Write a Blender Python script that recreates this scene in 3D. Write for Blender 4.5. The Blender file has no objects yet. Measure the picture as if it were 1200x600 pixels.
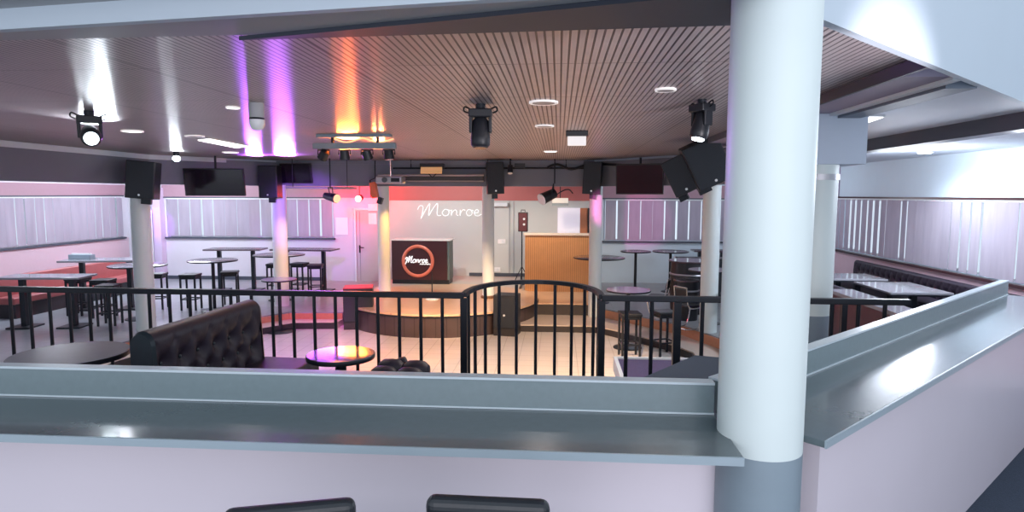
import bpy, bmesh, math, random
from mathutils import Vector, Matrix
random.seed(7)
PI = math.pi
R = math.radians
scn = bpy.context.scene
COL = scn.collection

# ------------------------------------------------------------------ camera
EYE = 2.8
YAW, PIT, ROL, FPX = R(4.2), R(5.52), 0.0025, 745.0
f0 = Vector((-math.sin(YAW), math.cos(YAW), 0)); r0 = Vector((math.cos(YAW), math.sin(YAW), 0))
fw = f0*math.cos(PIT) + Vector((0, 0, -math.sin(PIT))); u0 = r0.cross(fw)
rt = r0*math.cos(ROL) + u0*math.sin(ROL); up = u0*math.cos(ROL) - r0*math.sin(ROL)
cd = bpy.data.cameras.new('camera'); cd.sensor_fit = 'HORIZONTAL'; cd.sensor_width = 36
cd.lens = 36*FPX/1200; cd.clip_start = 0.05; cd.clip_end = 300
cam = bpy.data.objects.new('camera', cd); COL.objects.link(cam)
m = Matrix.Identity(4)
for i in range(3):
    m[i][0] = rt[i]; m[i][1] = up[i]; m[i][2] = -fw[i]
m[2][3] = EYE
cam.matrix_world = m
scn.camera = cam
def ray(px, py): return fw*FPX + rt*(px-600) - up*(py-300)
def atz(px, py, z):
    d = ray(px, py); t = (z-EYE)/d.z; return Vector((d.x*t, d.y*t, z))
def aty(px, py, y):
    d = ray(px, py); t = y/d.y; return Vector((d.x*t, y, EYE+d.z*t))

# ------------------------------------------------------------------ world, exposure, lights
w = bpy.data.worlds.new('World'); scn.world = w; w.use_nodes = True
bg = w.node_tree.nodes['Background']
bg.inputs[0].default_value = (0.78, 0.88, 1.0, 1); bg.inputs[1].default_value = 0.85
scn.view_settings.view_transform = 'Standard'
scn.view_settings.look = 'None'
scn.view_settings.gamma = 1
scn.view_settings.use_curve_mapping = False
scn.view_settings.exposure = 0.42
scn.cycles.use_denoising = True
scn.cycles.max_bounces = 8

def spot(loc, to, energy, color, angle=60, blend=0.3, size=0.05, name='spot_lamp'):
    l = bpy.data.lights.new(name, 'SPOT'); l.energy = energy; l.color = color
    l.spot_size = R(angle); l.spot_blend = blend; l.shadow_soft_size = size
    o = bpy.data.objects.new(name, l); COL.objects.link(o); o.location = loc
    o.rotation_euler = (Vector(to)-Vector(loc)).to_track_quat('-Z', 'Y').to_euler(); return o
def area(loc, to, energy, color, sx, sy, name='area_lamp'):
    l = bpy.data.lights.new(name, 'AREA'); l.energy = energy; l.color = color
    l.shape = 'RECTANGLE'; l.size = sx; l.size_y = sy
    o = bpy.data.objects.new(name, l); COL.objects.link(o); o.location = loc
    o.rotation_euler = (Vector(to)-Vector(loc)).to_track_quat('-Z', 'Y').to_euler(); return o
def point(loc, energy, color, size=0.1, name='point_lamp'):
    l = bpy.data.lights.new(name, 'POINT'); l.energy = energy; l.color = color; l.shadow_soft_size = size
    o = bpy.data.objects.new(name, l); COL.objects.link(o); o.location = loc; return o
PURPLE = (0.42, 0.10, 1.0); ORANGE = (1.0, 0.30, 0.06); WARM = (1.0, 0.72, 0.48); COOL = (0.80, 0.92, 1.0); RED = (1.0, 0.05, 0.12)
# daylight from the hall behind the camera and its windows, plus an added fill spot
area((1.0, -2.8, 3.0), (0.6, 3, 1.6), 125, (0.97, 0.93, 1.0), 7, 2.0, 'hall_window_light')
spot((2.4, 1.8, 2.35), (0.4, 4.4, 3.52), 240, (1.0, 0.92, 0.98), 48, 0.4, 0.08, 'hall_fill_spot')  # unseen spot added to brighten the near right ceiling
# ceiling lamps over dance floor and outer ring
for (x, y) in ((-0.13, 5.25), (-0.17, 7.03), (-0.16, 11.1), (0.75, 4.67), (-5.1, 7.35), (-4.77, 8.15), (-5.9, 11.1), (-2.8, 5.4)):
    spot((x, y, 3.50), (x, y, 0), 60, (1.0, 0.90, 0.84), 140, 0.8, 0.11, 'downlight_lamp')
for (x, y, e) in ((-10.5, 16, 150), (-10.5, 12.5, 130), (-8.9, 14.6, 120), (-6.8, 16.4, 15), (2.4, 16.2, 20), (4.8, 15.5, 40), (5.2, 10.0, 130), (4.6, 6.2, 80)):
    point((x, y, 3.15), e, (0.85, 0.9, 1.0), 0.45, 'ring_lamp')
# stage washes
spot((-3.0, 14.7, 3.35), (-3.0, 17.9, 1.5), 190, (0.97, 1.0, 0.96), 110, 0.7, 0.1, 'stage_lamp')
spot((-0.6, 14.6, 3.3), (-0.2, 16.3, 0.9), 150, (1.0, 0.78, 0.55), 100, 0.7, 0.1, 'stage_lamp')
spot((-2.2, 9.0, 3.4), (-2.4, 13.7, 0.4), 900, (1.0, 0.66, 0.40), 36, 0.6, 0.08, 'stage_lamp')
# coloured dance floor light
spot((0.6, 6.6, 3.45), (-0.7, 10.2, 0), 1700, (1.0, 0.60, 0.32), 56, 0.3, 0.06, 'dance_lamp')
spot((-2.5, 7.6, 3.3), (-2.9, 11.0, 0), 520, ORANGE, 34, 0.5, 0.06, 'dance_lamp')
spot((-2.8, 7.6, 3.3), (-4.8, 11.0, 0), 620, (0.85, 0.25, 0.9), 40, 0.5, 0.06, 'dance_lamp')
spot((-4.0, 9.0, 3.2), (-7.0, 17.9, 1.7), 1000, PURPLE, 24, 0.7, 0.06, 'dance_lamp')
spot((0.0, 9.6, 2.9), (2.2, 17.9, 2.1), 900, (0.95, 0.15, 0.55), 13, 0.6, 0.06, 'dance_lamp')
spot((-4.2, 10.5, 3.2), (-5.0, 13.8, 0.3), 300, (1.0, 0.15, 0.5), 40, 0.7, 0.06, 'dance_lamp')
# coloured lamps close under the ceiling, mirrored in its slats
def streak(px, d, z, e, col, size):
    p = aty(px, 200, d); p.z = z
    spot(p, p + Vector((-p.x*0.08, -1.0, 0.56)), e, col, 63, 0.12, size, 'ceiling_wash_lamp')
streak(298, 12.4, 3.36, 420, PURPLE, 0.15)
streak(334, 12.4, 3.36, 520, (0.5, 0.12, 1.0), 0.20)
streak(409, 8.7, 3.40, 420, (1.0, 0.20, 0.03), 0.15)
streak(444, 9.2, 3.38, 130, (1.0, 0.22, 0.06), 0.08)
streak(207, 11.0, 3.40, 70, COOL, 0.08)
streak(118, 6.4, 3.42, 160, COOL, 0.15)
# the same lamps shining forward on the lounge seats
spot(aty(405, 175, 10.2), (-1.38, 4.03, 1.75), 110, (1.0, 0.25, 0.04), 12, 0.8, 0.3, 'dance_lamp')
spot(aty(372, 175, 11.4), (-1.60, 4.05, 1.75), 240, (0.45, 0.10, 1.0), 14, 0.8, 0.35, 'dance_lamp')
# amber light on the columns
spot((-3.2, 11.8, 3.2), (-6.2, 13.8, 1.5), 520, (1.0, 0.50, 0.20), 24, 0.8, 0.05, 'amber_lamp')
spot((-3.05, 13.2, 3.2), (-3.97, 14.2, 1.6), 240, (1.0, 0.48, 0.12), 40, 0.8, 0.05, 'amber_lamp')

# ------------------------------------------------------------------ materials
MATS = {}
def mat(name, color, rough=0.5, metal=0.0, emit=None, es=0.0, var=0.06, scale=14.0, bump=0.0, coat=0.0, trans=0.0, spec=0.5):
    if name in MATS: return MATS[name]
    mt = bpy.data.materials.new(name); mt.use_nodes = True
    nt = mt.node_tree; b = nt.nodes['Principled BSDF']
    tc = nt.nodes.new('ShaderNodeTexCoord'); nz = nt.nodes.new('ShaderNodeTexNoise')
    nz.inputs['Scale'].default_value = scale; nz.inputs['Detail'].default_value = 4
    nt.links.new(tc.outputs['Object'], nz.inputs['Vector'])
    mx = nt.nodes.new('ShaderNodeMix'); mx.data_type = 'RGBA'
    c = color
    mx.inputs[6].default_value = (*[max(0, v*(1-var)) for v in c], 1)
    mx.inputs[7].default_value = (*[min(1, v*(1+var)) for v in c], 1)
    nt.links.new(nz.outputs['Fac'], mx.inputs[0])
    nt.links.new(mx.outputs[2], b.inputs['Base Color'])
    b.inputs['Roughness'].default_value = rough; b.inputs['Metallic'].default_value = metal
    b.inputs['Specular IOR Level'].default_value = spec
    b.inputs['Coat Weight'].default_value = coat; b.inputs['Coat Roughness'].default_value = 0.08
    b.inputs['Transmission Weight'].default_value = trans
    if emit: b.inputs['Emission Color'].default_value = (*emit, 1); b.inputs['Emission Strength'].default_value = es
    if bump:
        bp = nt.nodes.new('ShaderNodeBump'); bp.inputs['Strength'].default_value = bump; bp.inputs['Distance'].default_value = 0.01
        nt.links.new(nz.outputs['Fac'], bp.inputs['Height']); nt.links.new(bp.outputs['Normal'], b.inputs['Normal'])
    MATS[name] = mt; return mt
def nodes_of(mt): return mt.node_tree, mt.node_tree.nodes['Principled BSDF']

M_white = mat('white_paint', (0.74, 0.78, 0.80), 0.55, var=0.02)
M_column = mat('column_paint', (0.64, 0.72, 0.72), 0.45, var=0.03, scale=5)
M_greycol = mat('grey_column_paint', (0.23, 0.29, 0.34), 0.4, var=0.08, scale=8)
M_lilac = mat('lilac_wall', (0.74, 0.68, 0.75), 0.22, var=0.03, scale=2)
M_wall = mat('pale_wall', (0.62, 0.60, 0.66), 0.6, var=0.03, scale=3)
M_wallr = mat('pale_blue_wall', (0.55, 0.66, 0.74), 0.6, var=0.03, scale=3)
M_stagewall = mat('stage_wall', (0.60, 0.61, 0.59), 0.6, var=0.03, scale=2)
M_redlit = mat('red_lit_band', (0.50, 0.15, 0.14), 0.6, var=0.05, scale=3)  # red lamp light on the stage wall, put into the colour
M_beam = mat('beam_grey', (0.17, 0.19, 0.24), 0.5, var=0.08, scale=3)
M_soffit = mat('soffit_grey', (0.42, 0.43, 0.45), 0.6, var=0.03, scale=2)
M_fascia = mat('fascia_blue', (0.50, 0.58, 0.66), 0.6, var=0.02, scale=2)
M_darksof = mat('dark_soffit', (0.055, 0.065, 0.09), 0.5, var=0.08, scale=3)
M_trimlight = mat('cornice', (0.62, 0.70, 0.78), 0.5, var=0.03)
M_ceilr = mat('side_ceiling', (0.55, 0.60, 0.68), 0.6, var=0.02, scale=2)
M_mauve = mat('mauve_soffit', (0.34, 0.29, 0.38), 0.6, var=0.04, scale=2)
M_lam = mat('grey_laminate', (0.088, 0.118, 0.132), 0.22, var=0.10, scale=30, coat=0.3)
M_lamedge = mat('laminate_edge', (0.30, 0.37, 0.42), 0.35, var=0.05)
M_black = mat('black_metal', (0.012, 0.016, 0.024), 0.38, 0.3, var=0.2)
M_blackp = mat('black_plastic', (0.014, 0.016, 0.022), 0.42, var=0.2, scale=40)
M_grille = mat('speaker_grille', (0.018, 0.024, 0.034), 0.5, 0.2, var=0.5, scale=160, bump=0.3)
M_screen = mat('tv_glass', (0.012, 0.008, 0.016), 0.12, var=0.2)
M_chrome = mat('chrome', (0.75, 0.75, 0.75), 0.18, 1.0, var=0.03)
M_silver = mat('silver_paint', (0.42, 0.42, 0.45), 0.4, 0.6, var=0.05)
M_leather = mat('dark_leather', (0.020, 0.013, 0.026), 0.50, var=0.25, scale=26, bump=0.12)
M_leatherc = mat('leather_side', (0.016, 0.026, 0.034), 0.34, var=0.25, scale=18, bump=0.25)
M_seatblack = mat('black_vinyl', (0.010, 0.013, 0.018), 0.42, var=0.2, scale=30, bump=0.1)
M_tabledark = mat('dark_tabletop', (0.10, 0.07, 0.085), 0.16, var=0.2, scale=9, coat=0.6)
M_tablelight = mat('pale_tabletop', (0.34, 0.34, 0.38), 0.12, var=0.08, scale=9, coat=0.5)
M_lampw = mat('lamp_diffuser', (0.9, 0.9, 0.9), 0.4, emit=(1, 0.97, 0.94), es=2.2)
M_lampoff = mat('lamp_ring', (0.85, 0.82, 0.82), 0.3, emit=(1, 0.95, 0.92), es=0.35)
M_lampdim = mat('lamp_disc', (0.45, 0.42, 0.42), 0.3)
M_lampcool = mat('cool_lens', (0.9, 0.95, 1), 0.3, emit=(0.8, 0.93, 1), es=14)
M_lampred = mat('red_lens', (1, 0.4, 0.4), 0.3, emit=(1, 0.42, 0.38), es=6)
M_lensor = mat('amber_lens', (0.8, 0.35, 0.15), 0.25, emit=(1, 0.5, 0.25), es=1.0)
M_lensdk = mat('dark_lens', (0.05, 0.05, 0.06), 0.08)
M_neon = mat('white_letters', (0.95, 0.97, 0.97), 0.35, emit=(0.95, 1, 1), es=0.4)
M_maroon = mat('maroon_panel', (0.042, 0.012, 0.016), 0.3, var=0.1)
M_ring = mat('orange_ring', (0.62, 0.16, 0.10), 0.4, var=0.08)
M_boothside = mat('booth_side', (0.10, 0.14, 0.14), 0.5)
M_paper = mat('paper', (0.85, 0.85, 0.86), 0.7, var=0.02)
M_tread = mat('step_tread', (0.55, 0.48, 0.42), 0.4, var=0.06)
M_riser = mat('step_riser', (0.025, 0.022, 0.024), 0.4, var=0.2)
M_nosing = mat('wood_nosing', (0.48, 0.22, 0.12), 0.4, var=0.15, scale=20)
M_door = mat('door_paint', (0.52, 0.48, 0.52), 0.5, var=0.03)
M_litpillar = mat('violet_lit_pillar', (0.62, 0.52, 0.70), 0.5, var=0.03)  # lilac tint puts violet lamp light into the pillar colour
M_orangeplastic = mat('orange_case', (0.75, 0.16, 0.06), 0.4)
M_red = mat('red_lid', (0.45, 0.05, 0.06), 0.4)
M_gold = mat('sensor_white', (0.78, 0.80, 0.82), 0.25, var=0.02)
M_badge = mat('badge', (0.75, 0.78, 0.8), 0.3, 0.5)
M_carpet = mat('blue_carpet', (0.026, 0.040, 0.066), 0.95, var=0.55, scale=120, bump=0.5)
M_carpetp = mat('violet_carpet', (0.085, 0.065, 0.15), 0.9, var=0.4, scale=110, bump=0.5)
M_outfloor = mat('pavement', (0.6, 0.6, 0.6), 0.8)

def tile_mat(name, c1, c2, mortar, sx, sy, rough):
    mt = bpy.data.materials.new(name); mt.use_nodes = True; nt, b = nodes_of(mt)
    tc = nt.nodes.new('ShaderNodeTexCoord'); br = nt.nodes.new('ShaderNodeTexBrick')
    br.offset = 0; br.inputs['Scale'].default_value = 1
    br.inputs['Brick Width'].default_value = sx; br.inputs['Row Height'].default_value = sy
    br.inputs['Mortar Size'].default_value = 0.006; br.inputs['Color1'].default_value = (*c1, 1)
    br.inputs['Color2'].default_value = (*c2, 1); br.inputs['Mortar'].default_value = (*mortar, 1)
    nt.links.new(tc.outputs['Object'], br.inputs['Vector']); nt.links.new(br.outputs['Color'], b.inputs['Base Color'])
    b.inputs['Roughness'].default_value = rough; return mt
M_dance = tile_mat('dance_tiles', (0.62, 0.60, 0.58), (0.58, 0.57, 0.56), (0.40, 0.38, 0.37), 0.33, 0.33, 0.28)
M_plat = tile_mat('platform_tiles', (0.30, 0.32, 0.34), (0.26, 0.28, 0.31), (0.19, 0.20, 0.22), 0.40, 0.40, 0.3)

def stripe_mat(name, c1, c2, axis, period, width, rough, bump=0.4, metal=0.0, aniso=0.0, plank=None):
    """bands along one object axis, with dark grooves"""
    mt = bpy.data.materials.new(name); mt.use_nodes = True; nt, b = nodes_of(mt)
    N = nt.nodes.new; L = nt.links.new
    tc = N('ShaderNodeTexCoord'); sp = N('ShaderNodeSeparateXYZ'); L(tc.outputs['Object'], sp.inputs[0])
    dv = N('ShaderNodeMath'); dv.operation = 'DIVIDE'; dv.inputs[1].default_value = period; L(sp.outputs[axis], dv.inputs[0])
    fr = N('ShaderNodeMath'); fr.operation = 'FRACT'; L(dv.outputs[0], fr.inputs[0])
    lt = N('ShaderNodeMath'); lt.operation = 'LESS_THAN'; lt.inputs[1].default_value = width; L(fr.outputs[0], lt.inputs[0])
    nz = N('ShaderNodeTexNoise'); nz.inputs['Scale'].default_value = 6; L(tc.outputs['Object'], nz.inputs['Vector'])
    mn = N('ShaderNodeMix'); mn.data_type = 'RGBA'
    mn.inputs[6].default_value = (*[v*0.9 for v in c1], 1); mn.inputs[7].default_value = (*[min(1, v*1.1) for v in c1], 1)
    L(nz.outputs['Fac'], mn.inputs[0])
    mx = N('ShaderNodeMix'); mx.data_type = 'RGBA'; L(mn.outputs[2], mx.inputs[6]); mx.inputs[7].default_value = (*c2, 1)
    fac = lt.outputs[0]
    if plank:
        for ax, per, wd in plank:
            d2 = N('ShaderNodeMath'); d2.operation = 'DIVIDE'; d2.inputs[1].default_value = per; L(sp.outputs[ax], d2.inputs[0])
            f2 = N('ShaderNodeMath'); f2.operation = 'FRACT'; L(d2.outputs[0], f2.inputs[0])
            l2 = N('ShaderNodeMath'); l2.operation = 'LESS_THAN'; l2.inputs[1].default_value = wd; L(f2.outputs[0], l2.inputs[0])
            mxx = N('ShaderNodeMath'); mxx.operation = 'MAXIMUM'; L(fac, mxx.inputs[0]); L(l2.outputs[0], mxx.inputs[1]); fac = mxx.outputs[0]
    L(fac, mx.inputs[0]); L(mx.outputs[2], b.inputs['Base Color'])
    b.inputs['Roughness'].default_value = rough; b.inputs['Metallic'].default_value = metal
    if bump:
        iv = N('ShaderNodeMath'); iv.operation = 'SUBTRACT'; iv.inputs[0].default_value = 1; L(fac, iv.inputs[1])
        bp = N('ShaderNodeBump'); bp.inputs['Strength'].default_value = bump; bp.inputs['Distance'].default_value = 0.004
        L(iv.outputs[0], bp.inputs['Height']); L(bp.outputs['Normal'], b.inputs['Normal'])
    if aniso:
        cx = N('ShaderNodeCombineXYZ'); cx.inputs[1].default_value = 1.0
        b.inputs['Anisotropic'].default_value = aniso; L(cx.outputs[0], b.inputs['Tangent'])
    return mt
M_slat = stripe_mat('slatted_ceiling', (0.54, 0.47, 0.48), (0.11, 0.085, 0.095), 0, 0.040, 0.28, 0.32, 0.0, 0.55, 0.85,
                    plank=[(0, 1.25, 0.008), (1, 1.25, 0.006)])
M_woodslat = stripe_mat('oak_slats', (0.62, 0.30, 0.12), (0.34, 0.15, 0.06), 0, 0.052, 0.16, 0.4, 0.6)
M_woodfloor = stripe_mat('wood_floor', (0.62, 0.42, 0.28), (0.40, 0.25, 0.16), 1, 0.12, 0.05, 0.3, 0.2)
M_drum = stripe_mat('stage_side', (0.050, 0.036, 0.038), (0.028, 0.02, 0.022), 0, 0.21, 0.1, 0.3, 0.2)

def blind_mat():
    mt = bpy.data.materials.new('blind_fabric'); mt.use_nodes = True; nt = mt.node_tree; nt.nodes.clear()
    N = nt.nodes.new; L = nt.links.new
    out = N('ShaderNodeOutputMaterial'); mix = N('ShaderNodeMixShader'); d = N('ShaderNodeBsdfDiffuse'); t = N('ShaderNodeBsdfTranslucent')
    tc = N('ShaderNodeTexCoord'); nz = N('ShaderNodeTexNoise'); nz.inputs['Scale'].default_value = 9
    mp = N('ShaderNodeMapping'); mp.inputs['Scale'].default_value = (1, 1, 0.15)
    L(tc.outputs['Object'], mp.inputs[0]); L(mp.outputs[0], nz.inputs['Vector'])
    mx = N('ShaderNodeMix'); mx.data_type = 'RGBA'; mx.inputs[6].default_value = (0.44, 0.40, 0.48, 1); mx.inputs[7].default_value = (0.60, 0.55, 0.63, 1)
    L(nz.outputs['Fac'], mx.inputs[0]); L(mx.outputs[2], d.inputs[0]); L(mx.outputs[2], t.inputs[0])
    mix.inputs[0].default_value = 0.35; L(d.outputs[0], mix.inputs[1]); L(t.outputs[0], mix.inputs[2]); L(mix.outputs[0], out.inputs[0])
    return mt
M_blind = blind_mat()
def glass_mat():
    mt = bpy.data.materials.new('window_glass'); mt.use_nodes = True; nt = mt.node_tree; nt.nodes.clear()
    N = nt.nodes.new; L = nt.links.new
    out = N('ShaderNodeOutputMaterial'); mix = N('ShaderNodeMixShader'); g = N('ShaderNodeBsdfGlossy'); t = N('ShaderNodeBsdfTransparent')
    g.inputs['Roughness'].default_value = 0.03; t.inputs[0].default_value = (0.95, 0.97, 0.98, 1)
    lw = N('ShaderNodeLayerWeight'); lw.inputs[0].default_value = 0.4
    ml = N('ShaderNodeMath'); ml.operation = 'MULTIPLY'; ml.inputs[1].default_value = 0.2; L(lw.outputs['Facing'], ml.inputs[0])
    L(ml.outputs[0], mix.inputs[0]); L(t.outputs[0], mix.inputs[1]); L(g.outputs[0], mix.inputs[2]); L(mix.outputs[0], out.inputs[0])
    return mt
M_glass = glass_mat()

# ------------------------------------------------------------------ mesh helpers
class MB:
    def __init__(s): s.v = []; s.f = []
    def add(s, vs, fs):
        n = len(s.v); s.v += [Vector(q) for q in vs]; s.f += [[i+n for i in q] for q in fs]; return s
    def box(s, c, d, rot=None, taper=(1, 1)):
        x, y, z = d[0]/2, d[1]/2, d[2]/2; tx, ty = taper
        vs = [(-x, -y, -z), (x, -y, -z), (x, y, -z), (-x, y, -z), (-x*tx, -y*ty, z), (x*tx, -y*ty, z), (x*tx, y*ty, z), (-x*tx, y*ty, z)]
        vs = [Vector(q) for q in vs]
        if rot is not None: vs = [rot @ q for q in vs]
        c = Vector(c)
        return s.add([q+c for q in vs], [(0, 3, 2, 1), (4, 5, 6, 7), (0, 1, 5, 4), (1, 2, 6, 5), (2, 3, 7, 6), (3, 0, 4, 7)])
    def cyl(s, a, b, r1, r2=None, n=16):
        a, b = Vector(a), Vector(b); r2 = r1 if r2 is None else r2
        d = (b-a).normalized(); q = d.orthogonal().normalized(); p = d.cross(q)
        vs = []
        for c, rr in ((a, r1), (b, r2)):
            for i in range(n):
                t = 2*PI*i/n; vs.append(c + (q*math.cos(t)+p*math.sin(t))*rr)
        fs = [(i, (i+1) % n, n+(i+1) % n, n+i) for i in range(n)] + [tuple(reversed(range(n))), tuple(range(n, 2*n))]
        return s.add(vs, fs)
    def tube(s, pts, r, n=8, closed=False):
        pts = [Vector(p) for p in pts]; k = len(pts); vs = []; prev = None
        for i, p in enumerate(pts):
            if closed: d = pts[(i+1) % k]-pts[i-1]
            else: d = pts[min(i+1, k-1)]-pts[max(i-1, 0)]
            d.normalize()
            q = d.orthogonal().normalized() if prev is None else (prev - d*prev.dot(d)).normalized()
            prev = q; e = d.cross(q)
            for j in range(n):
                t = 2*PI*j/n; vs.append(p+(q*math.cos(t)+e*math.sin(t))*r)
        fs = []
        for i in range(k if closed else k-1):
            a, b = i*n, ((i+1) % k)*n
            for j in range(n): fs.append((a+j, a+(j+1) % n, b+(j+1) % n, b+j))
        if not closed: fs += [tuple(reversed(range(n))), tuple(range((k-1)*n, k*n))]
        return s.add(vs, fs)
    def lathe(s, prof, n=32, c=(0, 0, 0)):
        vs = []; k = len(prof); c = Vector(c)
        for (rr, z) in prof:
            for j in range(n):
                t = 2*PI*j/n; vs.append(c+Vector((rr*math.cos(t), rr*math.sin(t), z)))
        fs = []
        for i in range(k-1):
            for j in range(n): fs.append((i*n+j, i*n+(j+1) % n, (i+1)*n+(j+1) % n, (i+1)*n+j))
        fs += [tuple(reversed(range(n))), tuple(range((k-1)*n, k*n))]
        return s.add(vs, fs)
    def prism(s, poly, z0, z1):
        n = len(poly)
        a = sum(poly[i][0]*poly[(i+1) % n][1]-poly[(i+1) % n][0]*poly[i][1] for i in range(n))
        if a < 0: poly = poly[::-1]
        vs = [(x, y, z0) for x, y in poly]+[(x, y, z1) for x, y in poly]
        return s.add(vs, [tuple(reversed(range(n))), tuple(range(n, 2*n))]+[(i, (i+1) % n, n+(i+1) % n, n+i) for i in range(n)])
    def path_box(s, pts, wd, z0, z1):
        """a mitred wall of width wd along plan polyline"""
        P = [Vector((p[0], p[1])) for p in pts]; L_, R_ = [], []
        for i, p in enumerate(P):
            d0 = (p-P[i-1]).normalized() if i else (P[1]-p).normalized()
            d1 = (P[i+1]-p).normalized() if i < len(P)-1 else d0
            n0 = Vector((-d0.y, d0.x)); n1 = Vector((-d1.y, d1.x)); nn = (n0+n1).normalized()
            k = wd/2/max(0.3, nn.dot(n0)); L_.append(p+nn*k); R_.append(p-nn*k)
        for i in range(len(P)-1):
            s.prism([L_[i][:], R_[i][:], R_[i+1][:], L_[i+1][:]], z0, z1)
        return s
    def obj(s, name, mt, parent=None, loc=None, rot=None, smooth=False, bev=0.0, seg=2, weld=False):
        me = bpy.data.meshes.new(name); me.from_pydata([v[:] for v in s.v], [], s.f); me.update()
        if weld:
            b = bmesh.new(); b.from_mesh(me); bmesh.ops.remove_doubles(b, verts=b.verts, dist=1e-4); bmesh.ops.recalc_face_normals(b, faces=b.faces); b.to_mesh(me); b.free()
        me.materials.append(mt)
        o = bpy.data.objects.new(name, me); COL.objects.link(o)
        if loc is not None: o.location = loc
        if rot is not None: o.rotation_euler = rot
        if parent is not None: o.parent = parent
        if smooth:
            for p in me.polygons: p.use_smooth = True
            try: me.set_sharp_from_angle(angle=R(40))
            except Exception: pass
        if bev:
            md = o.modifiers.new('bevel', 'BEVEL'); md.width = bev; md.segments = seg; md.limit_method = 'ANGLE'; md.angle_limit = R(35)
        return o
def thing(name, label, cat, loc=(0, 0, 0), rotz=0.0, group=None):
    o = bpy.data.objects.new(name, None); o.empty_display_size = 0.1; COL.objects.link(o); o.location = loc; o.rotation_euler = (0, 0, rotz)
    o['label'] = label; o['category'] = cat
    if group: o['group'] = group
    return o
def tag(o, label, cat, group=None):
    o['label'] = label; o['category'] = cat
    if group: o['group'] = group
    return o
def structure(o): o['kind'] = 'structure'; return o
def dup(root, loc, rotz, label, group=None):
    c = root.copy(); COL.objects.link(c); c.location = loc; c.rotation_euler = (0, 0, rotz); c['label'] = label
    if group: c['group'] = group
    for ch in list(root.children):
        d = ch.copy(); COL.objects.link(d); d.parent = c
        for g in list(ch.children):
            e = g.copy(); COL.objects.link(e); e.parent = d
    return c
def catmull(pts, n=6):
    out = []; k = len(pts)
    for i in range(k-1):
        p0, p1, p2, p3 = pts[max(i-1, 0)], pts[i], pts[i+1], pts[min(i+2, k-1)]
        for j in range(n):
            t = j/n
            out.append(tuple(0.5*((2*p1[a])+(-p0[a]+p2[a])*t+(2*p0[a]-5*p1[a]+4*p2[a]-p3[a])*t*t+(-p0[a]+3*p1[a]-3*p2[a]+p3[a])*t**3) for a in range(len(p1))))
    out.append(tuple(pts[-1])); return out
def rotm(ax, deg): return Matrix.Rotation(R(deg), 3, ax)

# ------------------------------------------------------------------ room shell
ZC = 3.55; ZP = 0.28; ZM = 1.15; ZHALL = 0.72; XL = -12.75; XR = 6.6; YB = 18.0
structure(MB().box((-3, 9.5, -0.05), (20.5, 19, 0.1)).obj('floor', M_dance))
# raised ring round the dance floor
pl = [(XL, 4.9), (-7.55, 4.9), (-7.5, 9.5), (-7.2, 11.2), (-5.75, 13.05), (-4.6, 13.15), (-4.6, YB), (XL, YB)]
structure(MB().prism(pl, 0, ZP).obj('floor_platform_left', M_plat))
pr_ = [(-0.95, YB), (-0.95, 14.0), (0.72, 14.0), (1.12, 13.65), (2.4, 12.15), (2.85, 11.0), (2.85, 8.6), (4.2, 8.6), (4.2, YB)]
structure(MB().prism(pr_, 0, 0.33).obj('floor_platform_right', M_plat))
structure(MB().prism([(2.9, 4.9), (XR, 4.9), (XR, YB), (4.2, YB), (4.2, 8.6), (2.9, 8.6)], 0, 0.6).obj('floor_booths', M_plat))
structure(MB().box((-0.1, 15.4, 0.36), (1.7, 2.8, 0.075)).obj('floor_wood', M_woodfloor))
# lower steps
def off(poly, d): return poly
structure(MB().prism([(-7.55, 4.9), (-7.1, 4.9), (-7.05, 9.5), (-6.75, 11.0), (-5.5, 12.68), (-4.6, 12.78), (-4.6, 13.15), (-5.75, 13.05), (-7.2, 11.2), (-7.5, 9.5)], 0, 0.135).obj('trim_1', M_tread))
structure(MB().prism([(-0.95, 12.85), (0.75, 12.85), (1.05, 12.55), (1.95, 11.5), (2.3, 10.8), (2.3, 8.6), (2.85, 8.6), (2.85, 11.0), (2.4, 12.15), (1.12, 13.65), (0.72, 14.0), (-0.95, 14.0)], 0, 0.14).obj('trim_2', M_tread))
# dark riser faces and wood nosings
def face_strip(name, pts, z0, z1, mt, wd=0.02): return structure(MB().path_box(pts, wd, z0, z1).obj(name, mt))
face_strip('trim_3', [(-7.08, 4.9), (-7.03, 9.5), (-6.73, 11.0), (-5.48, 12.66), (-4.6, 12.76)], 0.0, 0.128, M_riser)
face_strip('trim_4', [(-7.53, 4.9), (-7.48, 9.5), (-7.18, 11.18), (-5.73, 13.03), (-4.6, 13.13)], 0.136, 0.26, M_nosing)
face_strip('trim_5', [(-0.95, 12.83), (0.76, 12.83), (1.07, 12.53), (1.97, 11.48), (2.28, 10.8), (2.28, 8.6)], 0.0, 0.12, M_riser)
face_strip('trim_6', [(-0.95, 13.98), (0.72, 13.98)], 0.141, 0.37, M_riser, 0.03)
face_strip('trim_7', [(0.72, 13.98), (1.10, 13.63), (2.38, 12.13), (2.83, 11.0), (2.83, 8.6)], 0.141, 0.31, M_nosing)
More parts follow.
